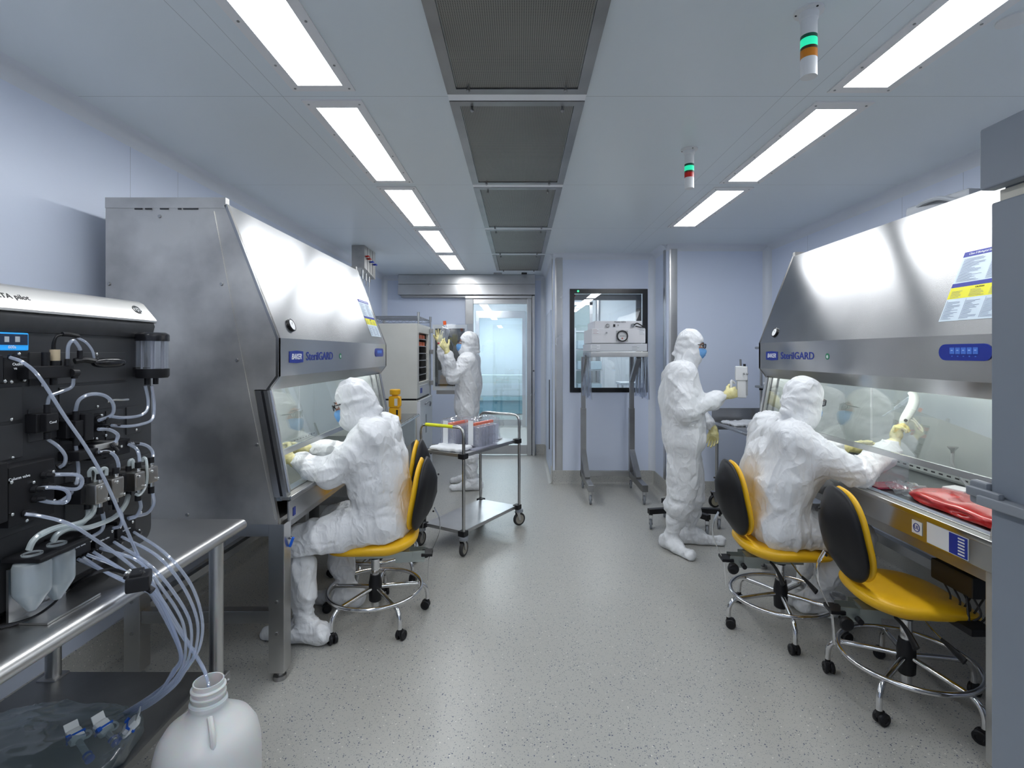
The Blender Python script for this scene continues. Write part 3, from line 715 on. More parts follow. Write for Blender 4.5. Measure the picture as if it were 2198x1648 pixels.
    for i in range(5):
        c = face(1.70+i*.027, 1.573, .0035); k = MB().obox(c, (.002,.022,.026)).o('key', kb, cp)
        q = MB(); q.obox(c+fn*.0012+fu*.002, (.0006,.009,.003)); q.o('key_mark', mat('key_mark', (.4,.6,1.0), .5), k)
        MB().obox(face(1.70+i*.027, 1.551, .0035), (.001,.006,.004)).o('indicator', kb, cp)
    # notice sticker on the slope
    def sl_pt(s, z, d=0): return T(s, sl(z), z)+nrm*d
    s0, s1, z0, z1 = 1.60, 1.88, 1.696, 1.99
    if side == 'L': s0, s1 = 1.62, 1.90
    S = MB().quad(sl_pt(s0,z0,.001), sl_pt(s1,z0,.001), sl_pt(s1,z1,.001), sl_pt(s0,z1,.001)).o('notice', mat('notice_white', (.62,.72,.80), .45), r, smooth=0)
    def band(a, b, m, nm): return MB().quad(sl_pt(s0,a,.0014), sl_pt(s1,a,.0014), sl_pt(s1,b,.0014), sl_pt(s0,b,.0014)).o(nm, m, S, smooth=0)
    NB = mat('notice_blue', (.02,.03,.30), .5); band(1.968, 1.99, NB, 'blue_heading_band'); band(1.838, 1.856, NB, 'blue_band')
    band(1.790, 1.838, mat('notice_yellow', (.80,.75,.02), .5), 'yellow_band')
    text('Class II Biological Safety Cabinet Operation', .013, basis(sl_pt((s0+s1)/2, 1.979, .0018), rt, up), MATS['white_print'], S, ax='CENTER', shear=.2)
    text('CAUTION', .009, basis(sl_pt((s0+s1)/2, 1.83, .0018), rt, up), BLK, S, ax='CENTER')
    rnd = random.Random(5); ln = MB()
    def hl(a, b, z, h=.0012): ln.quad(sl_pt(a,z,.0018), sl_pt(b,z,.0018), sl_pt(b,z+h,.0018), sl_pt(a,z+h,.0018))
    z = 1.958
    while z > 1.862:
        for c0, c1 in ((s0+.012, s0+.125), (s0+.150, s1-.015)): hl(c0, c0+(c1-c0)*rnd.uniform(.45,1), z)
        z -= .0048
    z = 1.82
    while z > 1.795:
        for j in range(3): hl(s0+.012+j*.09, s0+.012+j*.09+.07*rnd.uniform(.6,1), z)
        z -= .005
    z = 1.775
    while z > 1.705:
        for j in range(3): hl(s0+.012+j*.09, s0+.012+j*.09+.07*rnd.uniform(.4,1), z)
        z -= .005
    for j in (0,1,2): ln.quad(sl_pt(s0+.008+j*.09,1.702,.0018), sl_pt(s0+.0092+j*.09,1.702,.0018), sl_pt(s0+.0092+j*.09,1.785,.0018), sl_pt(s0+.008+j*.09,1.785,.0018))
    ln.o('fine_print', mat('fine_print', (.10,.12,.25), .6), S, smooth=0)
    # stand
    for s0 in (-.0, Ls-.075):
        for u0, nm in ((-.026,'leg'), (.66,'leg')):
            mb = MB(); bx(mb, s0, s0+.075, u0, u0+.075, .045, .753, .003); lg = mb.o(nm, STZ, r)
            c = T(s0+.037, u0+.037, 0); MB().cyl(c+Vector((0,0,0)), c+Vector((0,0,.02)), .03, .03).cyl(c+Vector((0,0,.02)), c+Vector((0,0,.045)), .014, .014).o('levelling_foot', STD, lg)
            e = -.001 if s0 == 0 else Ls+.001; d = -.005 if s0 == 0 else .005
            if s0 == 0:
                for zz in (.235, .385): MB().cyl(T(e,u0+.035,zz), T(e+d,u0+.035,zz), .008, seg=8).o('bolt', STD, lg)
    for s0 in (.01, Ls-.06): bx(MB(), s0, s0+.05, .049, .66, .275, .335, .003).o('side_rail', STX, r)
    for s0 in (.01, Ls-.06): bx(MB(), s0, s0+.05, .0, .70, .69, .75, .003).o('top_side_rail', STX, r)
    bx(MB(), .075, Ls-.075, .68, .73, .275, .335, .003).o('rear_rail', STY, r)
    bx(MB(), .075, Ls-.075, .0, .05, .70, .75, .003).o('front_rail', STD, r)
    a, b = T(.08, .69, .32), T(1.0, .05, .72)
    dgn = (b-a).normalized(); M3 = Matrix((frame_to(dgn))).transposed()
    MB().obox((a+b)/2, (.035,.035,(b-a).length), M3).o('brace', STD, r)
    return r, T, bx
cabL, TL, bxL = cabinet('L', 'large stainless steel safety cabinet on left beside the dark instrument')
cabR, TR, bxR = cabinet('R', 'large stainless steel safety cabinet on right with a red bag inside')
# left cabinet small fittings
v_ = MB(); p = W(628, 1156, 2.52); v_.tube([p+Vector((-.03,0,.06)), p+Vector((-.02,0,.02)), p], .006); v_.o('service_valve', CHD, cabL)
MB().obox(W(626,1163,2.50), (.012,.012,.05), Matrix.Rotation(.35, 3, 'Y'), .003).o('valve_handle', mat('blue_handle', (.01,.12,.65), .4), cabL)
tag_o = MB().obox(TL(.05,-.053,.80), (.001,.028,.04)).o('rating_label', BLU, cabL)
# right cabinet: data plate and mark on apron, cable box under it
p = TR(1.72, -.053, .82)
pl = MB().obox(TR(1.735,-.0535,.815), (.002,.20,.085)).o('data_plate', mat('plate_white', (.75,.77,.8), .5), cabR)
MB().obox(TR(1.79,-.055,.815), (.001,.085,.080)).o('blue_field', BLU, pl)
mb = MB()
for i in range(6): mb.obox(TR(1.805,-.0558,.845-i*.012), (.001,.030,.006))
mb.o('entry_boxes', WHP, pl)
mk = MB().obox(TR(1.58,-.0535,.815), (.002,.055,.055)).o('mark_plate', MATS['plate_white'], cabR)
MB().ring(TR(1.58,-.056,.815), .017, .0015, (1,0,0), 24, 6).o('mark_ring', BLU, mk)
text('UL', .022, basis(TR(1.58,-.0562,.815), (0,-1,0), (0,0,1)), BLU, mk, ax='CENTER')
# service box with cables hung beneath the right cabinet
sb = thing('power_box', 'black power box with hanging cables under the right cabinet', 'power box', TR(1.60,.20,.56))
MB().obox(TR(1.58,.16,.60), (.14,.22,.09), None, .008).o('housing', BLK, sb)
MB().obox(TR(1.58,.16,.70), (.02,.02,.12)).o('hanger', BLK, sb)
mb = MB()
for i in range(4):
    a = TR(1.50+i*.05,.12,.56); mb.tube([a, a+Vector((.02,-.02,-.08)), a+Vector((-.03,.02,-.14)), a+Vector((.03,-.05,-.12)), a+Vector((.05,-.1,-.02))], .004)
mb.o('cables', RUB, sb)
MB().obox(TR(1.66,.10,.44), (.10,.14,.03), None, .006).tube([TR(1.66,.10,.455), TR(1.60,.14,.57)], .005).o('floor_switch', BLK, sb)
# latch pieces on the right cabinet inside: outlets, gooseneck
def gooseneck(x, y, z0, z1):
    r = thing('vacuum_port', 'grey goose-neck hose with funnel end inside right cabinet', 'hose', (x, y, z0))
    MB().tube([(x+.04,y-.06,z0),(x+.02,y-.03,z0+.05),(x,y,z0+.12),(x,y,z1-.03)], .009).o('flexible_neck', mat('grey_hose', (.35,.37,.38), .45), r)
    MB().lathe([(0,0),(.009,0),(.010,.012),(.024,.03),(.024,.034),(0,.034)], (x, y, z1-.03)).o('funnel', CHD, r)
gn = PX(2045, 960, 2.27); gooseneck(gn.x, gn.y, .862, gn.z)
# ---- things inside the right cabinet
redm = noise_mat('red_bag', (.50,.006,.005), (.66,.012,.008), 8, .10, bump=.05, coat=.6)
rb = SDF(.011, .03)
for (px, py, r_) in ((2030,1078,.03),(2075,1105,.05),(2110,1130,.06),(2140,1150,.07),(2060,1090,.05)): pass
c0 = FL(1975,1072,.875); c1 = FL(2085,1128,.87)
rb = SDF(.009, .05)
d = Vector((-.02,-1,0)).normalized()
for i in range(9):
    y = 2.50-.065*i; rb.ell((1.99+.015*math.sin(i*1.7), y, .882), (.105+.006*math.sin(i*2.3), .07, .017+.003*math.sin(i*1.9)))
bagr = rb.o('red_bag', redm, None, disp=lambda p: .004*mnoise.noise(p*9), relax=4); tag(bagr, 'flat red liquid bag lying on the right cabinet work surface', 'bag')
tb = thing('tubing_set', 'coil of pale tubing lying behind the red bag', 'tubing', (2.08, 2.3, .88))
for j in range(4):
    MB().tube([(2.13+.02*j, 2.52-.03*j, .885+.006*j), (2.14+.015*j, 2.35, .90+.005*j), (2.16, 2.15, .885), (2.15+.03*j, 1.95, .884+.004*j)], .006).o('tube', TUW, tb)
MB().obox((2.10, 2.47, .905), (.09,.10,.03), Matrix.Rotation(.3,3,'Z'), .006).o('connector', WHP, tb)
MB().tube([(2.12,2.45,.92),(2.18,2.36,.95),(2.2,2.2,.93),(2.16,2.12,.89)], .004).o('thin_tube', TUW, tb)
cb = SDF(.009, .04).ell((1.93,2.60,.885), (.06,.09,.02)).ell((1.97,2.55,.88), (.05,.08,.018)).o('clear_pouch', GLB, None, disp=wrinkle(.01, 5, 1.8)); tag(cb, 'crumpled clear pouch beside the far end of the red bag', 'pouch')
fl = thing('culture_flask', 'clear flask with red liquid in the right cabinet at seated person elbow', 'flask', (1.98, 3.0, .861))
q = FL(1900, 1045, .86)
MB().obox((q.x, q.y, .868), (.16,.12,.012), None, .004).o('red_liquid', mat('pink_red_liquid', (.55,.01,.06), .15), fl)
MB().obox((q.x, q.y, .94), (.165,.125,.158), None, .01).o('flask_body', GLC, fl)
# ================================================================== LEFT WORK BENCH
bn = thing('work_bench', 'stainless steel bench with lower shelf carrying the dark instrument', 'bench', (-1.5, 1.2, 0))
prof = [(-1.90,.895),(-1.135,.895)]+[(-1.125+.027*math.sin(t), .873+.022*math.cos(t)) for t in [math.pi*i/8 for i in range(9)]]+[(-1.14,.851),(-1.14,.872),(-1.90,.872)]
MB().prism(prof, lambda x, z: Vector((x,-.25,z)), lambda x, z: Vector((x,2.085,z))).o('bench_top', STB, bn)
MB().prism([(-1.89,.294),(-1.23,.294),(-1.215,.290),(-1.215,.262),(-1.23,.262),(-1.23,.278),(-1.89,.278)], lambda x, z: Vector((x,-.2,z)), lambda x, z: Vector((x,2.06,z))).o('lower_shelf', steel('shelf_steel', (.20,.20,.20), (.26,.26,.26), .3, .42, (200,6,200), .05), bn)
for x in (-1.19, -1.83):
    for y in (2.03, .15):
        lg = MB().cyl((x,y,.04), (x,y,.872), .0255, seg=20).o('leg', STZ, bn)
        MB().cyl((x,y,0), (x,y,.04), .02, .022).o('foot', STD, lg)
        MB().obox((x, y, .276), (.08,.075,.05), None, .01).sph((x+.046,y,.28), .008, 8).o('shelf_clip', STD, lg)
# ================================================================== CHROMATOGRAPHY INSTRUMENT
def ip(px, py, off=0.0):
    X = -1.275+off; return PX(px, py, X)
INB = noise_mat('instrument_black', (.034,.035,.037), (.042,.043,.046), 40, .38, detail=2)
INP = mat('instrument_panel', (.040,.041,.044), .36)
PMP = noise_mat('pump_steel', (.42,.40,.37), (.50,.48,.45), 20, .3, 1.0)
SIL = noise_mat('silver_cover', (.70,.685,.66), (.76,.745,.72), 3, .40, 1.0, bump=.08, bsc=(200,4,200))
SILP = mat('bright_bolt', (.75,.76,.76), .25, 1)
ins = thing('chromatography_system', 'dark bench instrument with silver top cover and many clear tubes', 'lab instrument', (-1.5, 1.3, .895))
def rr(y0, y1, z0, z1, r, n=6, cor=(1,1,1,1)):
    P = []
    for (cy_, cz_, a0, on) in ((y1-r, z0+r, -90, cor[0]), (y1-r, z1-r, 0, cor[1]), (y0+r, z1-r, 90, cor[2]), (y0+r, z0+r, 180, cor[3])):
        if on:
            for i in range(n+1): a = R(a0+90*i/n); P.append((cy_+r*math.cos(a), cz_+r*math.sin(a)))
        else: P.append((cy_+(r if a0 in (-90, 0) else -r), cz_+(r if a0 in (0, 90) else -r)))
    return P
MB().prism(rr(.55,1.775,.93,1.68,.035), lambda y, z: Vector((-1.80,y,z)), lambda y, z: Vector((-1.292,y,z))).o('housing', INB, ins)
MB().prism(rr(.53,1.79,.925,1.69,.045), lambda y, z: Vector((-1.292,y,z)), lambda y, z: Vector((-1.275,y,z))).o('front_panel', INP, ins)
MB().prism([(-1.81,1.672),(-1.81,1.735),(-1.35,1.745),(-1.325,1.742),(-1.308,1.733),(-1.268,1.684),(-1.262,1.676),(-1.262,1.670),(-1.27,1.667)], lambda x, z: Vector((x,.5,z)), lambda x, z: Vector((x,1.80,z))).o('top_cover', SIL, ins)
MB().prism([(-1.29,1.667),(-1.266,1.667),(-1.262,1.655),(-1.272,1.618),(-1.29,1.61)], lambda x, z: Vector((x,.5,z)), lambda x, z: Vector((x,1.79,z))).o('cover_skirt', INB, ins)
MB().box(-1.78,-1.32,.6,1.70,.895,.93).o('base_feet_plate', RUB, ins)
M_ = basis((-1.2995, 1.19, 1.713), (0,1,0), Vector((-.04,0,.049)))
text('ÄKTA pilot', .0225, basis(Vector((-1.2869,1.252,1.708)), (0,1,0), (-.04,0,.049)), BLK, ins)
em = MB(); ec = Vector((-1.289,1.743,1.710)); en = Vector((.049,0,.04)).normalized()
emb = em.lathe([(0,0),(.0175,0),(.0175,.001),(0,.001)], ec, en, 24).o('emblem', BLKG, ins)
mb = MB(); mb.ring(ec+en*.0015, .0155, .0007, en, 24, 5)
ex_, ey_, _ = frame_to(en)
for i in range(4):
    a = math.pi/2*i+.6; c = ec+en*.0015+(ex_*math.cos(a)+ey_*math.sin(a))*.006; mb.ring(c, .0038, .0006, en, 14, 5)
    c2 = ec+en*.0015+(ex_*math.cos(a+.78)+ey_*math.sin(a+.78))*.0105; mb.tube([c, (c+c2)/2+ex_*.001, c2], .0006, 5)
mb.o('emblem_script', SILP, emb)
def blk(x0, y0, x1, y1, prot, name='module', m=None, par=None, bev=.003):
    """box on the panel given its four pixel edges at its front face"""
    off = prot; a = ip(x0, (y0+y1)/2, off); b = ip(x1, (y0+y1)/2, off); xm = (x0+x1)/2
    c = ip(xm, y0, off); d = ip(xm, y1, off)
    return MB().box(-1.276, -1.275+off, a.y, b.y, d.z, c.z, min(bev, off*.4)).o(name, m or BLK, par or ins)
def bolts(pts, off, par=None):
    for (px, py) in pts:
        p = ip(px, py, off); MB().lathe([(0,.004),(.0025,.0035),(.0045,.002),(.0045,-.004),(0,-.004)], p, (1,0,0), 10).o('bolt', SILP, par or ins)
# plates
for (x0,y0,x1,y1) in ((-60,833,48,908),(-60,915,50,992),(64,756,270,822),(128,826,275,880),(62,876,126,944),(130,893,180,952),(228,880,264,940),(272,872,303,930),(140,1005,235,1120),(232,985,322,1080),(-60,1118,100,1150)):
    blk(x0,y0,x1,y1,.004,'plate',INP)
bolts([(24,900),(27,982),(209,872),(292,922),(90,826),(40,760),(207,760)], .006)
# display
dp = blk(-40,713,62,752,.006,'display',mat('display_blue', (.02,.30,.75), .3, emit=((.02,.35,.9), .5)))
blk(-40,716,60,740,.0075,'screen',mat('screen_dark', (.015,.03,.07), .15),dp,.0005)
for x in (15, 38):
    q = blk(x-5,722,x+5,734,.0082,'screen_key',mat('screen_key', (.5,.55,.6), .4),dp,.0002)
text('600s', .011, basis(ip(26,745,.0068), (0,1,0), (0,0,1)), MATS['white_print'], dp, ax='CENTER')
def fitting(px, py, off, d=(1,0,0), ln=.02, r=.008):
    p = ip(px, py, off); d = Vector(d).normalized()
    return MB().cyl(p, p+d*ln*.45, r, seg=10).cyl(p+d*ln*.45, p+d*ln, r*.7, r*.55, seg=10).o('fitting', BLK, ins)
ov = blk(-20,762,8,822,.045,'outlet_valve'); blk(8,766,62,822,.02,'outlet_valve_plate')
text('Outlet\nvalve', .010, basis(ip(38,786,.0205), (0,1,0), (0,0,1)), MATS['white_print'], ov, ax='CENTER')
bolts([(10,818),(24,819),(52,815)], .025)
fitting(22,766,.03); fitting(66,792,.02,(1,0,0),.03)
ph = blk(62,785,160,812,.05,'detector_block'); MB().cyl(ip(118,776,.03), ip(118,750,.03), .011, seg=16).o('tan_sleeve', mat('tan_plastic', (.55,.45,.30), .5), ph)
MB().cyl(ip(118,788,.03), ip(118,774,.03), .014).o('sensor_base', BLK, ph); MB().cyl(ip(98,788,.03), ip(98,756,.03), .009).o('sensor_cap', BLK, ph)
MB().cyl(ip(152,800,.05), ip(165,800,.05), .011).cyl(ip(160,800,.05), ip(160,812,.05), .008).o('fitting', BLK, ph)
MB().cyl(ip(115,812,.03), ip(115,826,.03), .008).o('fitting', BLK, ph)
uv = MB(); c = ip(234,778,.055); uv.pad(.022,.058,.03,.9,.6, mt=Matrix.Translation(c)); uv = uv.o('optical_cell', BLKG, ins)
MB().tube([ip(160,775,.04), ip(180,772,.05), ip(205,776,.05)], .012, flat=(1,.7)).o('cell_arm', BLK, uv)
for a_, b2, c2 in ((172,770,752),(145,785,770)): MB().cyl(ip(a_,b2,.05), ip(a_,c2,.05), .007).o('fitting', BLK, uv)
cd = blk(78,887,104,928,.03,'flow_cell'); blk(100,887,127,925,.045,'flow_cell_cover'); text('Cond', .009, basis(ip(114,906,.0455), (0,1,0), (0,0,1)), MATS['white_print'], cd, ax='CENTER')
for y0, y1 in ((868,888),(928,942)): MB().cyl(ip(102,y0,.03), ip(102,y1,.03), .008).o('fitting', BLK, cd)
fc = blk(142,902,165,940,.03,'flow_cell'); blk(162,902,186,938,.045,'flow_cell_cover')
for y0, y1 in ((882,903),(938,956)): MB().cyl(ip(163,y0,.03), ip(163,y1,.03), .008).o('fitting', BLK, fc)
vb = blk(184,888,202,945,.05,'valve_block'); blk(200,888,226,945,.025,'valve_block_plate')
for (x,y) in ((209,899),(211,912),(235,912),(209,921)): fitting(x,y,.03,(1,.3,0),.028)
bolts([(218,891),(227,934),(198,941),(207,941)], .03)
blk(170,965,212,985,.06,'valve_block'); blk(200,952,232,985,.05,'valve_block'); blk(228,945,280,978,.04,'valve_block')
blk(205,950,255,962,.055,'steel_clamp',SIL); fitting(208,972,.06,(1,.3,0),.03); fitting(240,952,.055,(.5,0,-.6),.03); fitting(275,952,.04,(1,.5,0),.03)
bolts([(210,968),(260,958),(243,970)], .055)
MB().tube([ip(230,862,.02), ip(245,858,.02), ip(262,858,.02), ip(275,857,.02)], .004).o('hook_rail', SILP, ins)
cvb = blk(-20,995,18,1125,.055,'column_valve'); blk(18,993,118,1118,.045,'column_valve_plate')
text('Column valve', .010, basis(ip(42,1025,.0455), (0,1,0), (0,0,1)), MATS['white_print'], cvb, ax='CENTER')
for (x,y) in ((92,1020),(94,1041),(70,1050),(72,1071),(52,1102)): fitting(x,y,.045,(1,.2,0),.025,.009)
for (x,y) in ((122,1003),(130,1002)): fitting(x,y,.02,(.6,.8,.3),.025)
bolts([(24,1035),(72,1035),(114,1012),(26,1104),(116,1074),(57,1117)], .049)
# pump heads
for (bx0,x0,y0,x1,y1) in ((174,205,1036,236,1080),(225,240,1024,270,1070),(262,290,1012,315,1052),(310,318,1001,343,1036)):
    p = blk(bx0,y0+2,x0,y1-2,.075,'pump_body')
    h = blk(x0+2,y0,x1-2,y1,.105,'pump_head',PMP,p,.006)
    bolts([((x0+x1)/2-4,y0+10),(x1-4,y1-10)], .108, p)
    for (a_, b2) in ((y0+2,y0-8),(y1-2,y1+8)): MB().cyl(ip((x0+x1)/2-6,a_,.085), ip((x0+x1)/2-6,b2,.085), .006).o('port', SILP, p)
    for (xx, a_, b2, o2, r2) in (((x0+x1)/2-6,y0-8,y0-20,.085,.009),((x0+x1)/2-6,y1+8,y1+22,.085,.009),(bx0+14,y0+4,y0-12,.06,.008),(bx0+14,y1-4,y1+12,.06,.008)): MB().cyl(ip(xx,a_,o2), ip(xx,b2,o2), r2).o('fitting', BLK, p)
MB().cyl(ip(160,1055,.004), ip(176,1055,.05), .03, seg=24).o('pump_flange', GRP, ins)
# inlet valves along the foot
for (x0,y0,x1,y1,nm) in ((138,1155,152,1205,0),(150,1150,196,1192,1),(205,1135,246,1178,1),(252,1112,292,1160,1)):
    b_ = blk(x0,y0,x1,y1,.055,'inlet_valve')
    if nm: text('Inlet valve', .008, basis(ip((x0+x1)/2,(y0+y1)/2,.0557), (0,1,0), (0,0,1)), MATS['white_print'], b_, ax='CENTER')
bolts([(160,1173),(194,1160),(240,1140),(284,1120),(258,1131),(298,1138),(302,1100)], .058)
inl = [(165,1198),(182,1188),(195,1182),(215,1174),(240,1160),(258,1150),(282,1138),(176,1194)]
for (x,y) in inl: fitting(x,y,.045,(1,.15,-.35),.03,.009)
# bubble trap
bt_c = Vector((-1.222, 1.722, 0)); zt, zb = 1.632, 1.482
bt = MB().lathe([(0,zt),(.038,zt),(.047,zt-.006),(.048,zt-.012),(.048,zt-.028),(0,zt-.028)], bt_c, seg=28).o('trap_cap', BLKG, ins)
MB().lathe([(.045,zt-.028),(.045,zb+.03)], bt_c, seg=28).o('trap_cylinder', GLC, bt)
MB().lathe([(0,zb+.03),(.048,zb+.03),(.048,zb+.006),(.044,zb),(0,zb)], bt_c, seg=28).o('trap_base', BLK, bt)
mb = MB()
for a in range(6): mb.cyl(bt_c+Vector((.032*math.cos(a*1.05),.032*math.sin(a*1.05),zb+.03)), bt_c+Vector((.032*math.cos(a*1.05),.032*math.sin(a*1.05),zt-.028)), .0035, seg=6)
mb.o('trap_rods', mat('rod_grey', (.3,.3,.34), .3), bt)
MB().obox((-1.26,1.73,zb+.02), (.03,.05,.03)).cyl(bt_c+Vector((-.005,-.018,zb)), bt_c+Vector((-.005,-.018,zb-.022)), .008).cyl(bt_c+Vector((.005,.008,zb)), bt_c+Vector((.005,.008,zb-.022)), .008).o('trap_bracket', BLK, bt)
# tubes (pixel x, pixel y, distance off the panel)
tubes = [
 ([(158,812,.05),(154,830,.045),(132,840,.04),(108,850,.035),(102,868,.03)], .0045, TUB),
 ([(145,772,.05),(147,742,.055),(158,731,.06),(170,745,.055),(172,754,.05)], .0045, TUB),
 ([(165,724,.05),(185,735,.06),(198,752,.055),(202,768,.05)], .0035, TUB),
 ([(102,942,.03),(125,958,.04),(140,978,.045),(138,995,.04),(128,1003,.03)], .0045, TUB),
 ([(163,956,.03),(166,985,.035),(168,1015,.04),(160,1050,.05),(135,1072,.05),(120,1078,.04)], .0045, TUB),
 ([(162,882,.03),(170,858,.05),(195,846,.06),(225,849,.065),(243,868,.06),(240,890,.05),(212,902,.05)], .005, TUB),
 ([(312,828,.05),(318,860,.05),(314,882,.05),(295,893,.04),(262,896,.035),(238,894,.03)], .0048, TUB),
 ([(326,828,.06),(331,870,.06),(326,900,.06),(300,911,.05),(270,915,.045),(240,913,.05)], .0048, TUB),
 ([(211,921,.05),(235,922,.055),(252,932,.06),(250,945,.058),(243,952,.055)], .005, TUB),
 ([(280,952,.05),(300,952,.06),(318,958,.06),(328,972,.065),(328,990,.08)], .005, TUB),
 ([(276,953,.05),(292,962,.06),(298,975,.07),(300,992,.085)], .005, TUB),
 ([(212,970,.07),(235,970,.075),(248,980,.08),(254,996,.085),(254,1008,.085)], .005, TUB),
 ([(95,1020,.05),(130,1018,.07),(168,1020,.08),(176,1036,.08),(160,1050,.075),(95,1042,.05)], .005, TUB),
 ([(72,1050,.05),(105,1046,.07),(138,1050,.075),(148,1064,.075),(140,1078,.07),(110,1078,.065),(74,1071,.05)], .005, TUB),
 ([(193,1030,.06),(192,1012,.065),(200,1005,.075),(208,1014,.08),(205,1034,.075)], .005, TUW),
 ([(212,1030,.07),(218,1008,.075),(228,1006,.08),(228,1020,.08)], .005, TUW),
 ([(277,1005,.06),(278,990,.065),(285,988,.07),(287,1005,.075)], .005, TUW),
 ([(306,990,.07),(308,982,.075),(314,988,.09),(316,1020,.10),(312,1045,.10),(300,1062,.10),(290,1060,.09)], .004, TUW),
 ([(220,1100,.085),(223,1120,.08),(218,1138,.07),(200,1150,.06),(180,1156,.06)], .0052, TUB),
 ([(255,1092,.085),(262,1110,.08),(258,1128,.07),(242,1134,.06)], .0052, TUB),
 ([(300,1072,.085),(302,1090,.08),(292,1108,.07),(276,1114,.06)], .0052, TUB),
 ([(328,1058,.085),(330,1080,.08),(318,1100,.075),(290,1108,.065),(275,1112,.06)], .0052, TUB),
 ([(190,1092,.06),(188,1110,.07),(168,1126,.08),(130,1130,.085),(95,1142,.09),(72,1160,.095),(62,1180,.09)], .0072, TUW),
 ([(276,1060,.06),(268,1085,.07),(245,1110,.08),(190,1132,.09),(150,1134,.09),(124,1146,.095),(114,1162,.09)], .0072, TUW),
 ([(206,1072,.075),(200,1100,.08),(175,1120,.09),(120,1134,.095),(85,1150,.10)], .006, TUW),
]
for pts, r_, m in tubes: MB().tube([ip(*q) for q in pts], r_, 8, 7).o('tube', m, ins)
MB().tube([ip(115,750,.03), ip(116,735,.035), ip(122,722,.04), ip(136,718,.045)], lambda t: .005-.0025*t, 8).tube([ip(134,717,.045), ip(150,718,.048), ip(168,722,.05)], .006, 8).o('sensor_cable', BLK, ins)
# long drain lines: from the front of the instrument over the bench edge
def wl(pts): return [W(*q) if q[2] > .5 else ip(*q) for q in pts]
lines = [
 [(22,767,.05),(50,778,.08),(85,810,.10),(140,895,.12),(185,960,.14),(225,1030,.16),(265,1120,.17),(300,1200,1.50),(335,1262,1.52),(375,1340,1.58),(415,1400,1.62),(440,1445,1.62),(449,1475,1.60),(452,1530,1.60)],
 [(54,1103,.06),(90,1108,.08),(150,1125,.12),(215,1165,.14),(265,1200,1.46),(310,1240,1.48),(350,1290,1.52),(390,1355,1.58),(425,1412,1.62),(443,1448,1.62),(450,1500,1.60)],
]
rnd = random.Random(4)
starts = [(288,1142),(262,1152),(245,1163),(215,1176),(200,1184),(186,1190),(168,1200),(178,1196)]
# loops: over the edge, down in front, and back on to the lower shelf
mids = [((355,1188),(410,1255),(434,1330),(428,1390)), ((340,1195),(395,1262),(424,1335),(418,1400)), ((320,1212),(372,1270),(408,1335),(408,1400)), ((298,1205),(352,1268),(392,1335),(398,1400)),
        ((262,1222),(305,1250),(345,1288),(385,1345)), ((248,1215),(300,1250),(345,1292),(380,1350)), ((215,1222),(262,1242),(318,1268),(372,1345)), ((235,1232),(300,1262),(338,1290),(376,1352))]
for i, (s_, md) in enumerate(zip(starts, mids)):
    e = rnd.uniform(-6, 6)
    pts = [(s_[0],s_[1],.07)]+[(md[0][0], md[0][1], 1.48), (md[1][0], md[1][1], 1.50), (md[2][0], md[2][1], 1.56)]
    if i < 4: pts += [(md[3][0], md[3][1], 1.60), (398-i*4, 1440, 1.63), (372-i*5, 1475, 1.66), (320-i*5, 1515, 1.70), (268-i*3, 1540+e*.6, 1.74)]
    else: pts += [(393-i, 1400, 1.60), (385-i*2, 1440, 1.62), (355-i*2, 1480+e, 1.66), (305-i*2, 1514+e*.7, 1.70), (250+i, 1538+e*.6, 1.74)]
    lines.append(pts)
for k, pts in enumerate(lines): MB().tube(wl(pts), .0043, 8, 8).o('drain_tube', TUB, ins)
# sensor manifold clamped at bench edge
cl = thing('tube_manifold', 'black multi-port tube clamp resting on the bench edge', 'tube clamp', W(300,1250,1.42))
c = W(298,1248,1.43)
MB().obox(c+Vector((0,0,.002)), (.055,.065,.042), Matrix.Rotation(.5,3,'Z'), .006).obox(c+Vector((-.005,0,.024)), (.03,.05,.012), Matrix.Rotation(.5,3,'Z'), .003).o('clamp_body', BLK, cl)
for a, b_ in (((270,1236),(288,1244)), ((312,1258),(328,1268)), ((276,1246),(290,1250)), ((306,1228),(296,1240))): MB().cyl(W(*a,1.43), W(*b_,1.43), .009).o('port', BLK, cl)
MB().cyl(W(272,1228,1.44), W(284,1238,1.44), .011).o('steel_plug', SILP, cl)
cbl = tag(MB().tube([W(272,1230,1.44), W(235,1222,1.45), W(192,1235,1.43), (FL(150,1262,.90)), FL(110,1300,.90), FL(60,1330,.90), FL(-30,1352,.90)], .0045, 8).o('sensor_cable', BLK), 'thin black cable lying across the bench from the tube clamp', 'cable')
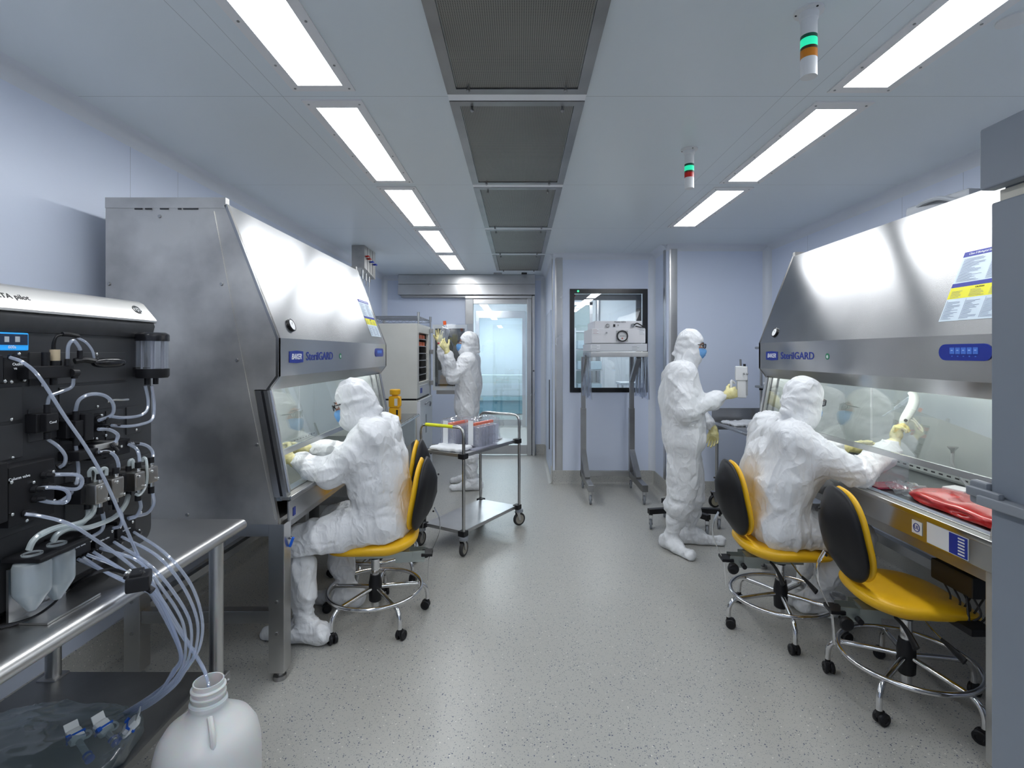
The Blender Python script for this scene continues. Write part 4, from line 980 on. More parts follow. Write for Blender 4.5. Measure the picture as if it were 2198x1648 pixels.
# solution bottles on their steel bracket
br = thing('bottle_bracket', 'steel bracket plate holding two milky bottles in front of instrument', 'bracket', FL(60,1320,.897))
a = ip(28,1320,.03); b = ip(150,1280,.03)
MB().box(-1.262,-1.256,a.y,b.y,.90,1.03).box(-1.262,-1.16,a.y,b.y,.896,.901).o('plate', STZ, br)
MB().box(-1.262,-1.165,a.y-.015,b.y-.02,1.052,1.064,.004).o('top_holder', BLK, br)
def bottle(px, top, bot, wd, D, label):
    c = W(px, (top+bot)/2, D); H = (bot-top)*D/F; r = wd*D/F/2; z0 = c.z-H/2+.005
    t = thing('solution_bottle', label, 'bottle', (c.x, c.y, z0), 0, 'solution bottles')
    pr_ = [(0,0),(.010,.002),(r*.97,H*.32),(r,H*.36),(r,H*.80),(r*.93,H*.85),(r*.52,H*.90),(r*.46,H*.93),(r*.46,H)]
    MB().lathe(pr_, (c.x,c.y,z0), seg=24).o('bottle_body', MLK, t)
    MB().lathe([(0,.004),(.008,.006),(r*.92,H*.33),(r*.95,H*.36),(r*.95,H*.72),(0,H*.72)], (c.x,c.y,z0), seg=24).o('liquid', LIQ, t)
    MB().lathe([(r*.5,H*.92),(r*.56,H*.92),(r*.56,H*.99),(r*.5,H*.99)], (c.x,c.y,z0), seg=20).o('neck_ring', MLK, t)
bottle(69, 1190, 1314, 66, 1.285, 'nearer of two milky pointed bottles in front of dark instrument')
bottle(122, 1168, 1290, 62, 1.352, 'farther of two milky pointed bottles in front of dark instrument')
# ------------------------------------------------------------------ fluid bag with clamps on the shelf
fb = SDF(.012, .06)
def sp_(px, py, z=.33): return FL(px, py, z)
for (px, py, rx, ry) in ((30,1600,.22,.16),(130,1590,.18,.14),(210,1585,.10,.12),(90,1640,.22,.14),(-40,1640,.25,.2)):
    q = sp_(px, py, .325); fb.ell((q.x,q.y,.325), (rx,ry,.034))
for (a, b_) in (((240,1590),(285,1560)), ((225,1610),(250,1600))): fb.cone(FL(*a,.325), FL(*b_,.325), .03, .012)
fbo = fb.o('fluid_bag', glassy('bag_film', (.75,.83,.85), .12, .08, dens=.30, dcol=(.35,.42,.45)), None, disp=wrinkle(.006, 8, .8)); tag(fbo, 'clear liquid bag lying on the bench lower shelf', 'bag')
BLC = mat('blue_clip', (.005,.10,.55), .4); WHC = mat('white_clip', (.72,.75,.75), .35)
def pinch(px, py, px2, py2, label):
    a = FL(px, py, .375); b_ = FL(px2, py2, .345); d = (b_-a).normalized(); x, y, _ = frame_to(d); M3 = Matrix((x, y, d)).transposed(); c = a
    t = thing('pinch_clamp', label, 'clamp', a, 0, 'pinch clamps on the bag tubes')
    MB().obox(c, (.042,.026,.05), M3, .009).o('jaw', WHC, t)
    MB().obox(c-d*.034+y*.010, (.036,.004,.026), M3 @ Matrix.Rotation(.5,3,'X'), .001).o('lever', WHC, t)
    MB().ring(c+x*.022+d*.012, .013, .0035, y, 18, 6).o('finger_loop', WHC, t)
    MB().obox(c+d*.002, (.046,.030,.006), M3, .001).obox(c-x*.02+d*.004+y*.012, (.012,.012,.012), M3).o('cable_tie', BLC, t)
    MB().tube([c+d*.02, c+d*.05, b_], .009, 10).o('tube_stub', TUW, t)
    MB().cyl(b_-d*.012, b_-d*.006, .0125).cyl(b_+d*.004, b_+d*.012, .0125).o('blue_band', BLC, t)
pinch(162,1580,190,1625,'white clamp with blue tie on bag port nearest the camera')
pinch(222,1562,245,1590,'white clamp with blue tie in middle of three on the fluid bag')
pinch(282,1556,254,1585,'white clamp with blue tie farthest right on the fluid bag')
# ------------------------------------------------------------------ carboy
CAR = mat('carboy_plastic', (.72,.735,.74), .35, sss=.5); CAR.node_tree.nodes['Principled BSDF'].inputs['Transmission Weight'].default_value = .12
cb_ = thing('carboy', 'large milky white carboy with open neck on floor by bench', 'carboy', (-.962,1.60,0))
c = (-.962,1.60,0)
MB().lathe([(0,.004),(.12,.0),(.141,.012),(.148,.03),(.148,.30),(.146,.345),(.137,.385),(.119,.415),(.092,.435),(.068,.45),(.058,.462),(.052,.475),(.052,.495),(.0485,.50)], c, seg=48).o('body', CAR, cb_)
MB().lathe([(.053,.478),(.053,.492),(.050,.495),(.045,.498),(.045,.508),(.049,.511),(.049,.515),(.045,.518),(.045,.527),(.049,.530),(.049,.534),(.043,.538),(.0425,.552),(.039,.552),(.039,.50),(.036,.45)], (c[0],c[1],c[2]), seg=40).o('neck', CAR, cb_)
MB().tube([(-.925,1.545,.475),(-.905,1.52,.455),(-.895,1.51,.42),(-.893,1.508,.37)], .0085, 8).o('strap', CAR, cb_)
# ================================================================== CHAIRS
PLT = mat('zinc_plate', (.42,.46,.44), .35, .8)
def caster_twin(mb, p, a, r=.027):
    """twin-wheel caster standing on z=0 under p, trailing direction a"""
    t = Vector((math.cos(a), math.sin(a), 0)); n = Vector((-t.y, t.x, 0)); c = Vector((p[0], p[1], r))+t*.012
    for s_ in (-1, 1): mb.lathe([(0,-.009),(r-.004,-.009),(r,-.005),(r,.005),(r-.004,.009),(r*.55,.009),(r*.5,.006),(0,.006)] if s_ > 0 else [(0,-.006),(r*.5,-.006),(r*.55,-.009),(r-.004,-.009),(r,-.005),(r,.005),(r-.004,.009),(0,.009)], c+n*.014*s_, n, 20)
    mb.obox(c+Vector((0,0,.014))-t*.004, (.034,.018,.032), Matrix.Rotation(a, 3, 'Z'), .006)
    mb.cyl((p[0],p[1],.03), (p[0],p[1],.068), .012)
def make_chair(label, phase):
    r = thing('lab_chair', label, 'chair', (0,0,0), 0, 'yellow lab chairs')
    hub = MB().lathe([(0,.105),(.030,.105),(.036,.112),(.038,.16),(.038,.215),(.034,.235),(.030,.262),(0,.262)], seg=24).o('hub', BLK, r)
    MB().cyl((0,0,.045), (0,0,.106), .022, seg=20).o('lower_tube', CHR, hub)
    MB().cyl((0,0,.26), (0,0,.36), .0245, seg=20).o('gas_column', CHR, r)
    MB().cyl((0,0,.355), (0,0,.385), .029, .026, seg=20).o('column_collar', BLK, r)
    MB().ring((0,0,.180), .268, .0115, seg=64, ts=12).o('foot_ring', CHR, r)
    for k in range(5):
        a = R(phase+72*k); d = Vector((math.cos(a), math.sin(a), 0)); z = Vector((0,0,1))
        lg = MB().tube([d*.03+z*.185, d*.12+z*.178, d*.235+z*.166, d*.272+z*.158, d*.298+z*.132, d*.308+z*.10, d*.309+z*.062], .0125, 12, 5).o('leg', CHR, r)
        mb = MB(); caster_twin(mb, tuple(d*.309), a+R(35+40*k)); mb.o('caster', BLK, lg)
    def sb_(x, y, z):
        q = x/.25
        return (x, y*(1-.10*max(0, q)), z*(1.15-.55*max(0, q)**1.5+.15*max(0,-q))+.455-.030*max(0, q)**2+.060*max(0,-q-.35)**1.3+.018*(y/.22)**2*(1-abs(q)*.3))
    MB().pad(.252, .225, .075, .72, .5, bend=sb_, nu=56, nv=18).o('seat', YEL, r, smooth=180)
    def bk(x, y, z):    # pad plane: x->height, y->width, z->thickness
        h = x/.225
        return (-.285+z+.10*(y/.2)**2*.55-.045*h+.05*h*h*(1 if h > 0 else .4), y*(1.0-.10*h), .735+x)
    MB().pad(.205, .175, .05, .80, .6, bend=lambda x, y, z: bk(x, y, z+.018), nu=48, nv=14).o('backrest', YEL, r, smooth=180)
    sh = MB().pad(.210, .180, .06, .80, .6, bend=lambda x, y, z: bk(x, y, z-.016-(.030*max(0, 1-(x/.17)**2-(y/.11)**2) if z < 0 else 0)), nu=48, nv=14).o('backrest_shell', BLK, r, smooth=180)
    mb = MB()
    for (y, z) in ((0, .62), (.0, .84)): mb.sph((-.338 if z < .7 else -.368, y, z), .006, 8)
    mb.o('shell_screw', RUB, sh)
    MB().tube([(-.345,0,.64),(-.372,0,.58),(-.375,0,.50),(-.345,0,.42),(-.318,0,.36),(-.31,0,.30),(-.305,0,.21)], .0165, 8, 6, flat=(1,.16)).o('back_strap', CHR, r)
    MB().box(-.20,.12,-.055,.055,.386,.402).box(-.29,-.12,-.036,-.033,.335,.40).box(-.29,-.12,.033,.036,.335,.40).box(-.22,.10,-.062,-.058,.375,.408).box(-.22,.10,.058,.062,.375,.408).o('seat_mechanism', PLT, r)
    MB().box(-.335,-.27,-.045,.045,.366,.384,.004).o('rear_block', BLK, r)
    kn = MB().lathe([(0,-.012),(.02,-.012),(.030,-.006),(.031,.008),(.026,.016),(0,.018)], (-.285,-.075,.345), (0,-1,0), 18).cyl((-.285,-.062,.345), (-.285,-.02,.345), .010).cyl((-.22,-.070,.352), (-.22,-.03,.352), .013).o('adjuster_knob', BLK, r)
    MB().tube([(-.08,-.06,.385),(-.07,-.10,.375),(-.06,-.14,.345),(-.055,-.18,.31)], lambda t: .007+.013*t, 10, flat=(.5,1)).o('tilt_lever', BLK, r)
    MB().tube([(.03,-.06,.39),(.035,-.12,.372),(.05,-.16,.35)], .004, 8).o('lever_rod', CHD, r)
    MB().tube([(.05,-.16,.35),(.065,-.20,.335),(.085,-.25,.31)], lambda t: .008+.009*t, 10, flat=(.5,1)).o('height_lever', BLK, r)
    return r
ch = make_chair('yellow and black chair under the seated person at left cabinet', 0)
def place(o, x, y, rz): o.location = (x, y, 0); o.rotation_euler = (0, 0, rz)
def legs_turn(o, a):
    for c_ in o.children:
        if c_.name.startswith('leg'): c_.rotation_euler = (0, 0, R(a))
legs_turn(dup(ch, (-1.0,3.66,0), R(189), 'empty yellow and black chair partly hidden behind the left seated person'), -1)
legs_turn(dup(ch, (1.50,2.97,0), R(-6), 'yellow and black chair under the seated person at right cabinet'), -26)
legs_turn(dup(ch, (1.765,2.36,0), R(-9), 'empty yellow and black chair nearest the camera at right cabinet'), 9)
place(ch, -.85, 3.05, R(186)); legs_turn(ch, -20)
# ================================================================== TROLLEY
def caster_plate(mb, x, y, r=.05, wd=.028, a=0, htop=.13):
    t = Vector((math.cos(a), math.sin(a), 0)); n = Vector((-t.y, t.x, 0)); c = Vector((x, y, r))
    mb.lathe([(0,-wd/2),(r*.8,-wd/2),(r,-wd/3),(r,wd/3),(r*.8,wd/2),(0,wd/2)], c, n, 28)
def caster(par, x, y, r=.05, a=0, zt=.135, tyre=None, disc=None, wd=.028):
    t = Vector((math.cos(a), math.sin(a), 0)); n = Vector((-t.y, t.x, 0)); c = Vector((x, y, r))
    q = MB().lathe([(r*.72,-wd/2),(r*.9,-wd/2),(r,-wd/4),(r,wd/4),(r*.9,wd/2),(r*.72,wd/2)], c, n, 28).o('caster', tyre or RUB, par)
    MB().lathe([(0,-wd*.42),(r*.73,-wd*.42),(r*.73,wd*.42),(0,wd*.42)], c, n, 24).cyl(c-n*(wd*.6), c+n*(wd*.6), .009).o('wheel_disc', disc or mat('wheel_disc', (.30,.28,.24), .5), q)
    mb = MB()
    for s_ in (-1, 1): mb.prism([(-.010,r*.8-r),(.010,r*.8-r),(.022,zt-r-.01),(-.012,zt-r-.01)] if False else [(-.011,-.008),(.011,-.008),(-.004,zt-r),(-.036,zt-r)], lambda u, z: c+t*u+n*(wd*.62*s_)+Vector((0,0,z)), lambda u, z: c+t*u+n*(wd*.62*s_+.003*s_)+Vector((0,0,z)))
    mb.obox(c+t*-.02+Vector((0,0,zt-r)), (.04,wd*1.4,.005), Matrix.Rotation(a,3,'Z')).o('fork', CHD, q)
    return q
ctN = Vector((-.43,3.985,0)); cu = Vector((.515,.857,0)).normalized(); cvv = Vector((-cu.y,cu.x,0))
Lc, Wc = .83, .43
ct = thing('utility_cart', 'stainless two shelf cart carrying bagged flasks in middle of room', 'cart', tuple(ctN+cu*Lc/2+cvv*Wc/2))
rzc = math.atan2(cu.y, cu.x); Rc3 = Matrix.Rotation(rzc, 3, 'Z')
def cp_(u, v, z): return ctN+cu*u+cvv*v+Vector((0,0,z))
CTS = steel('cart_steel', (.46,.46,.47), (.58,.58,.59), .3, .42, (60,60,60), .05)
for z in (.765, .168): MB().obox(cp_(Lc/2, Wc/2, z), (Lc-.03, Wc-.03, .028), Rc3, .003).o('shelf', CTS, ct)
for u in (0, Lc):
    top = .985 if u == 0 else 1.0
    MB().tube([cp_(u,0,.13), cp_(u,0,.5), cp_(u,0,.86)], .0125, 12, 2).o('post', CHD, ct); MB().tube([cp_(u,Wc,.13), cp_(u,Wc,.5), cp_(u,Wc,.86)], .0125, 12, 2).o('post', CHD, ct)
    MB().tube([cp_(u,0,.86), cp_(u,.0,top-.06), cp_(u,.012,top-.02), cp_(u,.05,top), cp_(u,Wc/2,top), cp_(u,Wc-.05,top), cp_(u,Wc-.012,top-.02), cp_(u,Wc,top-.06), cp_(u,Wc,.86)], .0128, 12, 5).o('handle', CHD, ct)
    for v in (0, Wc):
        for z in (.765, .168):
            MB().obox(cp_(u+(.012 if u == 0 else -.012), v+(.014 if v == 0 else -.014), z), (.062,.060,.042), Rc3, .006).o('corner_bracket', BLK, ct)
        pq = cp_(u, v, 0); caster(ct, pq.x, pq.y, .058, R(70 if u == 0 else 30), .125)
        MB().cyl(cp_(u,v,.122), cp_(u,v,.145), .036, seg=20).o('bumper', GRP, ct)
MB().tube([cp_(0,.10,.987), cp_(0,.22,.987), cp_(0,.38,.987)], .0138, 12).o('yellow_tape', mat('yellow_tape', (.70,.72,.02), .5), ct)
# bagged flask packs on the cart
ORC = mat('orange_cap', (.95,.13,.02), .4)
FLC = glassy('flask_plastic', (.92,.93,.97), .1, .05, dens=.38, dcol=(.75,.76,.84))
def pack(u, v, wd, dp, label):
    c = cp_(u, v, .781); t = thing('flask_pack', label, 'flask pack', c, rzc, 'bagged flask packs on the cart')
    n = 6
    for i in range(n):
        uu = u-wd/2+wd*(i+.5)/n
        MB().obox(cp_(uu, v, .781+.085), (wd/n*.86, dp*.9, .165), Rc3, .008).o('flask', FLC, t)
    MB().obox(cp_(u, v, .781+.185), (wd*.95, .032, .024), Rc3, .005).o('orange_caps', ORC, t)
    bgm = SDF(.012, .03); bgm.box(cp_(u, v, .781+.115), (wd/2+.008, dp/2+.008, .112), Rc3, .02).box(cp_(u,v,1.0), (wd/2*.8, .02, .02), Rc3, .01)
    bgm.o('bag', GLB, t, disp=wrinkle(.0045, int(u*100), 2.0))
    MB().obox(cp_(u-wd/2-.022, v, .781+.12), (.003, .05, .20), Rc3).o('white_seam', PAP, t)
    if u < .3: MB().obox(cp_(u-wd/2-.013, v-.03, .781+.06), (.003,.035,.07), Rc3).o('blue_label', mat('blue_label', (.04,.08,.45), .5), t)
pack(.44, .13, .30, .15, 'nearer bag of clear flasks with orange caps on the cart')
pack(.33, .315, .28, .14, 'farther bag of clear flasks with orange caps on the cart')
def packet(c, sx, sy, sz, rz, label, m=PAP, nm='white_packet', cat='packet', amp=.004):
    M3 = Matrix.Rotation(rz, 3, 'Z'); s_ = SDF(.008, .02).box((c[0],c[1],c[2]+sz/2+.002), (sx/2, sy/2, sz/2), M3, sz*.4)
    return tag(s_.o(nm, m, None, disp=wrinkle(amp, int(c[0]*50), 1.6)), label, cat)
q = cp_(.12, .22, .779); packet(q, .20, .30, .030, rzc+.1, 'folded white packet at near end of the cart')
q = cp_(.70, .28, .779); packet(q, .20, .26, .014, rzc-.1, 'flat white packet at far end of the cart')
q = cp_(.55, .03, .779)
rd = thing('pipette_pack', 'clear wrapped pipettes lying along the right edge of the cart', 'pipettes', q, rzc)
for i in range(5): MB().cyl(cp_(.18,.03+.012*i,.785), cp_(.50,.028+.011*i,.785), .004, seg=6).o('pipette', FLC, rd)
# ================================================================== REAR LEFT: counter, container, incubators
ctr = thing('side_counter', 'stainless counter beyond the left cabinet with yellow container on it', 'counter', (-1.55, 5.05, 0))
MB().box(-2.08,-1.12,4.50,5.66,.872,.90,.003).tube([(-1.108,4.50,.884),(-1.108,5.1,.884),(-1.108,5.66,.884)], .017, 12).o('counter_top', STY, ctr)
MB().box(-2.08,-1.75,4.52,5.64,.05,.87).o('counter_back', STD, ctr)
for y in (4.53, 5.60):
    for x in (-1.15, -2.03): MB().box(x-.02, x+.02, y-.02, y+.02, 0, .872).o('leg', STZ, ctr)
MB().box(-1.17,-1.13,4.55,5.58,.62,.86).o('front_skirt', STD, ctr)
yc = Vector((-1.217,5.06,.9015)); YPL = mat('yellow_plastic', (.80,.42,.01), .35)
yb = thing('yellow_container', 'tall yellow plastic container with handle on the rear counter', 'container', yc)
MB().obox(yc+Vector((0,0,.065)), (.105,.09,.13), None, .014).obox(yc+Vector((0,0,.185)), (.112,.095,.115), None, .018).o('body', YPL, yb)
MB().lathe([(0,.24),(.030,.24),(.030,.252),(.050,.256),(.052,.268),(.052,.298),(.046,.306),(0,.306)], yc, seg=28).o('cap', YPL, yb)
MB().tube([yc+Vector((.04,-.052,.235)), yc+Vector((.062,-.058,.215)), yc+Vector((.062,-.058,.16)), yc+Vector((.040,-.052,.135))], .009, 8).o('handle', YPL, yb)
MB().obox(yc+Vector((.02,-.050,.185)), (.030,.004,.07)).o('handle_recess', mat('recess_pale', (.6,.6,.55), .5), yb)
MB().obox(yc+Vector((.03,-.047,.085)), (.018,.002,.05)).o('label', BLK, yb)
for i in (-1, 1): MB().cyl(yc+Vector((.035*i,-.03,-.0)), yc+Vector((.035*i,-.03,.006)), .01).o('foot', BLK, yb)
BEI = noise_mat('beige_enamel', (.56,.56,.52), (.60,.60,.56), 3, .35)
inc = thing('incubator', 'beige stacked incubator with open glass door beside the raised-arms person', 'incubator', (-1.6, 6.3, 0))
lo_ = MB().box(-2.05,-1.165,5.9,6.76,.12,1.02,.012).o('lower_body', BEI, inc)
LG = mat('light_grey_enamel', (.55,.57,.60), .35)
ldr = MB().box(-1.165,-1.135,5.93,6.74,.14,1.02,.01).o('lower_door', LG, lo_)
MB().tube([(-1.128,6.20,.95),(-1.11,6.32,.97),(-1.108,6.45,.95),(-1.125,6.52,.90)], .010, 8).box(-1.135,-1.128,6.25,6.30,.60,.82).o('door_handle', GRP, ldr)
MB().box(-1.168,-1.132,5.895,5.925,.15,1.0).o('edge_strip', mat('pale_strip', (.66,.68,.72), .3), lo_)
up_ = MB().box(-2.05,-1.96,5.9,6.74,1.04,1.90,.01).box(-1.96,-1.165,5.9,6.0,1.04,1.90,.006).box(-1.96,-1.165,6.64,6.74,1.04,1.90,.006).box(-1.96,-1.165,6.0,6.64,1.80,1.90,.004).box(-1.96,-1.165,6.0,6.64,1.04,1.22,.004).o('upper_body', BEI, inc)
MB().box(-2.05,-1.18,5.91,6.74,1.02,1.04).o('seam_gap', BLK, inc)
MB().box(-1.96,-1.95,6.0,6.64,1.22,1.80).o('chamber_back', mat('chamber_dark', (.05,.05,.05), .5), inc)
for k in range(6):
    z = 1.30+k*.085; s_ = MB().box(-1.90,-1.25,6.01,6.63,z,z+.006).o('shelf', mat('shelf_dark', (.12,.12,.12), .4, .8), inc)
    MB().cyl((-1.185,6.02,z+.003), (-1.185,6.62,z+.003), .006, seg=8).o('shelf_lip', CHD, s_)
for k, z in enumerate((1.648, 1.733)):
    for j in range(3): tag(MB().box(-1.40,-1.20,6.05+j*.18,6.20+j*.18,z,z+.05,.006).o('flask_tray', mat('orange_tray', (.75,.14,.04), .4)), 'orange-capped flask tray on the %s incubator shelf, %s' % (('fifth','top')[k], ('nearest the camera','in the middle','farthest in')[j]), 'tray')
dr = MB(); X0, X1, yD = -1.125, -.68, 6.70; z0, z1 = 1.08, 1.93
dr.box(X0,X0+.03,yD,yD+.05,z0,z1).box(X1-.03,X1,yD,yD+.05,z0,z1).box(X0+.03,X1-.03,yD,yD+.05,z1-.05,z1).box(X0+.03,X1-.03,yD,yD+.05,z0,z0+.05)
dr = dr.o('outer_door', mat('door_white', (.66,.68,.70), .35), inc)
MB().box(X0+.03,X1-.03,yD+.02,yD+.045,z0+.05,z1-.05,.0).o('door_lining', mat('door_dark', (.05,.055,.055), .25), dr)
MB().box(X0+.07,X1-.06,yD+.012,yD+.018,z0+.08,z0+.26,.0).o('lining_rib', GRP, dr)
MB().box(X0+.02,X1+.09,yD-.045,yD-.035,z0+.03,z1+.01).o('inner_glass_door', GLW, inc)
for z in (1.15, 1.55, 1.82): MB().box(X0-.035,X0+.01,yD-.03,yD+.04,z,z+.055,.004).o('hinge', STD, inc)
MB().box(X0+.05,X1-.1,yD-.005,yD+.03,z0-.05,z0).cyl((X0+.30,yD,z0-.05), (X0+.30,yD,z0-.13), .006, seg=8).o('door_latch', STD, dr)
MB().box(-1.168,-1.160,6.02,6.62,1.06,1.18).o('front_controls', LG, up_); MB().box(-1.160,-1.157,6.05,6.16,1.09,1.15).o('control_label', BLU, up_)
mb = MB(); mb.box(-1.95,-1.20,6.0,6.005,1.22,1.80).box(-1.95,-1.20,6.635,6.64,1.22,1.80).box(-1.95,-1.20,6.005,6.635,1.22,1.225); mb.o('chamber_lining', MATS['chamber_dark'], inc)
for x, y in ((-1.20,5.97),(-1.20,6.68),(-1.98,5.97),(-1.98,6.68)): caster(inc, x, y, .045, R(20), .12)
# wire rack top behind the incubator
wr = thing('wire_shelf', 'wire shelf rack visible above and behind the incubator', 'wire shelf', (-1.6,7.2,0))
WZ = 2.05
for (x, y) in ((-1.34,6.86),(-2.04,6.86),(-1.34,7.78),(-2.04,7.78)): MB().cyl((x,y,0), (x,y,WZ+.05), .0125, seg=12).cyl((x,y,WZ-.02), (x,y,WZ+.055), .018).o('post', STZ, wr)
for zz in (WZ, .5):
    mb = MB()
    for (a, b_) in (((-2.04,6.86),(-1.34,6.86)),((-1.34,6.86),(-1.34,7.78)),((-1.34,7.78),(-2.04,7.78)),((-2.04,7.78),(-2.04,6.86))):
        for dz in (0,.035): mb.cyl((*a,zz-dz), (*b_,zz-dz), .0035, seg=6)
        nseg = 14; P = [Vector((a[0]+(b_[0]-a[0])*i/nseg, a[1]+(b_[1]-a[1])*i/nseg, zz-(.035 if i % 2 else 0))) for i in range(nseg+1)]; mb.tube(P, .0022, 5, smooth=False)
    for i in range(22): y = 6.88+i*.041; mb.cyl((-2.04,y,zz+.003), (-1.34,y,zz+.003), .0025, seg=5)
    mb.o('wire_deck', CHD, wr)
# ceiling service box with gas valves
gb = thing('gas_outlet_box', 'stainless gas outlet box with red and blue valves under ceiling', 'gas box', (-1.765,5.9,ZC))
MB().prism([(5.67,2.50),(5.67,ZC-.002),(6.10,ZC-.002),(6.10,2.43)], lambda y, z: Vector((-1.84,y,z)), lambda y, z: Vector((-1.70,y,z))).o('box', STM, gb)
mb = MB()
for y in (5.78,5.88,5.98): mb.box(-1.702,-1.698,y-.002,y+.002,2.47,ZC-.01)
mb.o('panel_joint', DK, gb)
for y, z, c in ((5.72,2.63,'R'),(5.79,2.615,'R'),(5.90,2.60,'B'),(6.02,2.59,'B')):
    MB().cyl((-1.70,y,z), (-1.675,y,z), .010).obox((-1.668,y,z), (.012,.055,.016), None, .003).o('valve_handle', mat('red_valve', (.55,.03,.02), .4) if c == 'R' else mat('blue_valve', (.02,.05,.5), .4), gb)
for y in (5.74,5.87,5.99):
    v = MB().cyl((-1.74,y,2.49), (-1.74,y,2.42), .012).cyl((-1.74,y,2.42), (-1.74,y,2.38), .016).cyl((-1.74,y,2.38), (-1.74,y,2.33), .006).o('hose_connector', CHD, gb)
MB().tube([(-1.74,5.99,2.33),(-1.745,5.99,2.2),(-1.77,5.98,2.05)], .002, 5).o('chain', WHP, gb)
# ================================================================== AIR FILTER TROLLEY AT THE WINDOW
fc_ = thing('filter_cart', 'white fan filter unit on tall stainless wheeled frame before the window', 'filter cart', (1.02,5.65,0))
FW = mat('enamel_white', (.74,.74,.77), .35)
bxm = MB().box(.735,1.285,5.27,5.90,1.663,1.812,.006).o('fan_housing', FW, fc_)
MB().box(.775,1.265,5.33,5.88,1.812,1.893,.006).o('upper_housing', FW, fc_)
MB().box(.725,1.30,5.262,5.905,1.580,1.658,.004).o('filter_housing', mat('enamel_grey', (.62,.64,.68), .35), fc_)
MB().box(.725,1.31,5.255,5.91,1.522,1.576,.004).o('frame_top', STX, fc_)
gc = Vector((1.045,5.268,1.735)); g = MB().box(gc.x-.058,gc.x+.058,5.262,5.27,gc.z-.055,gc.z+.055).o('gauge_plate', STD, bxm)
gg = MB().lathe([(.045,0),(.058,0),(.060,.010),(.056,.03),(.047,.03),(.046,.02)], gc-Vector((0,.0,0)), (0,-1,0), 32).o('gauge_bezel', BLKG, bxm)
MB().lathe([(0,.012),(.047,.012)], gc, (0,-1,0), 28).o('gauge_face', WHP, bxm)
mb = MB()
for i in range(13):
    a = R(200-i*18.3); mb.obox(gc+Vector((.036*math.cos(a),-.013,.036*math.sin(a)+.004)), (.0016,.001,.008), Matrix.Rotation(math.pi/2-a,3,'Y'))
mb.obox(gc+Vector((0,-.0135,.0)), (.05,.001,.004)).o('gauge_scale', BLK, bxm)
MB().obox(gc+Vector((.0,-.0135,-.024)), (.016,.001,.016)).o('gauge_red_mark', mat('pale_red', (.5,.2,.18), .5), bxm)
k1 = W(1304,699,5.325); MB().lathe([(0,0),(.020,0),(.020,.010),(.014,.018),(0,.018)], k1, (0,-1,0), 16).o('speed_knob', STD, fc_)
MB().obox(W(1318.5,698.5,5.325), (.018,.012,.026)).o('rocker_switch', BLK, fc_)
MB().obox(W(1327,698,5.325), (.010,.008,.018)).o('switch_mark', STD, fc_)
MB().cyl(W(1302,714,5.268), W(1302,714,5.25), .009).o('port_screw', STD, bxm)
MB().lathe([(0,0),(.018,0),(.018,.03),(0,.03)], W(1358,698,5.325), (0,-1,0), 14).o('cord_inlet', GRP, fc_)
MB().tube([W(1361,697,5.28), W(1368,694,5.26), W(1378,699,5.255), W(1384,701,5.26), W(1374,702,5.255), W(1364,700,5.27)], .006, 8).o('power_cord', BLK, fc_)
text('Mobile HEPA', .022, basis(W(1331,691,5.325)+Vector((0,-.001,0)), (1,0,0), (0,0,1)), BLK, fc_, ax='CENTER')
def lab(px0, py0, px1, py1, D, par, m, lines=3, c=None):
    a, b_ = W(px0,py0,D), W(px1,py1,D); o = MB().box(a.x,b_.x,D-.0015,D,b_.z,a.z).o('label', m, par)
    mb = MB()
    for i in range(lines):
        z = a.z-(a.z-b_.z)*(i+.5)/lines; mb.box(a.x+(b_.x-a.x)*.08, a.x+(b_.x-a.x)*(.65+.25*(i%2)), D-.0022, D-.0016, z-.0016, z+.0016)
    mb.o('label_print', c or GRP, o)
lab(1272,706,1286,717,5.268, bxm, PAP, 4, mat('print_red_grey', (.45,.25,.25), .6)); lab(1373,704,1384,718,5.268, bxm, PAP, 4)
lab(1268,740,1288,749,5.26, fc_, PAP, 3); lab(1355,742,1374,751,5.26, fc_, MATS['enamel_grey'], 3)
for x in (.735, 1.29):
    MB().box(x-.03,x+.03,5.92,5.98,.14,.93,.003).o('lower_upright', STD, fc_); MB().box(x-.024,x+.024,5.926,5.974,.93,1.52,.003).o('upper_upright', STD, fc_)
    MB().box(x-.03,x+.03,5.30,6.02,.135,.205,.004).o('foot_beam', STD, fc_)
    a, b_ = Vector((x,5.93,.44)), Vector((x,5.60,.20)); MB().obox((a+b_)/2, (.055,.05,(b_-a).length), Matrix((frame_to(b_-a))).transposed()).o('foot_brace', STD, fc_)
    a, b_ = Vector((x,5.92,1.25)), Vector((x,5.60,1.52)); MB().obox((a+b_)/2, (.05,.045,(b_-a).length), Matrix((frame_to(b_-a))).transposed()).o('top_brace', STD, fc_)
    for y in (5.345, 5.99): caster(fc_, x, y, .047, R(80), .135, GRP, BLK, .024)
MB().box(.765,1.26,5.93,5.975,.15,.21,.003).o('cross_bar', STX, fc_)
for x0, nm in ((.725,0),(1.312,1)):
    mb = MB(); n = 28; cols = []
    for i in range(n+1):
        y = 5.27+.62*i/n; o_ = .012*math.sin(i*1.3)+.006*math.sin(i*2.9); cols.append([(x0+o_*q*1.6*(1 if nm else 1), y, 1.56-.46*q-(.02*math.sin(i*.9) if q == 1 else 0)) for q in (0,.33,.66,1)])
    vs = [[mb._v(p) for p in c_] for c_ in cols]
    for a_, b_ in zip(vs, vs[1:]):
        for j in range(3): mb.b.faces.new((a_[j], b_[j], b_[j+1], a_[j+1]))
    o = mb.o('vinyl_curtain', glassy('vinyl', (.80,.84,.93), .12, .10, dens=.10), fc_, smooth=180)
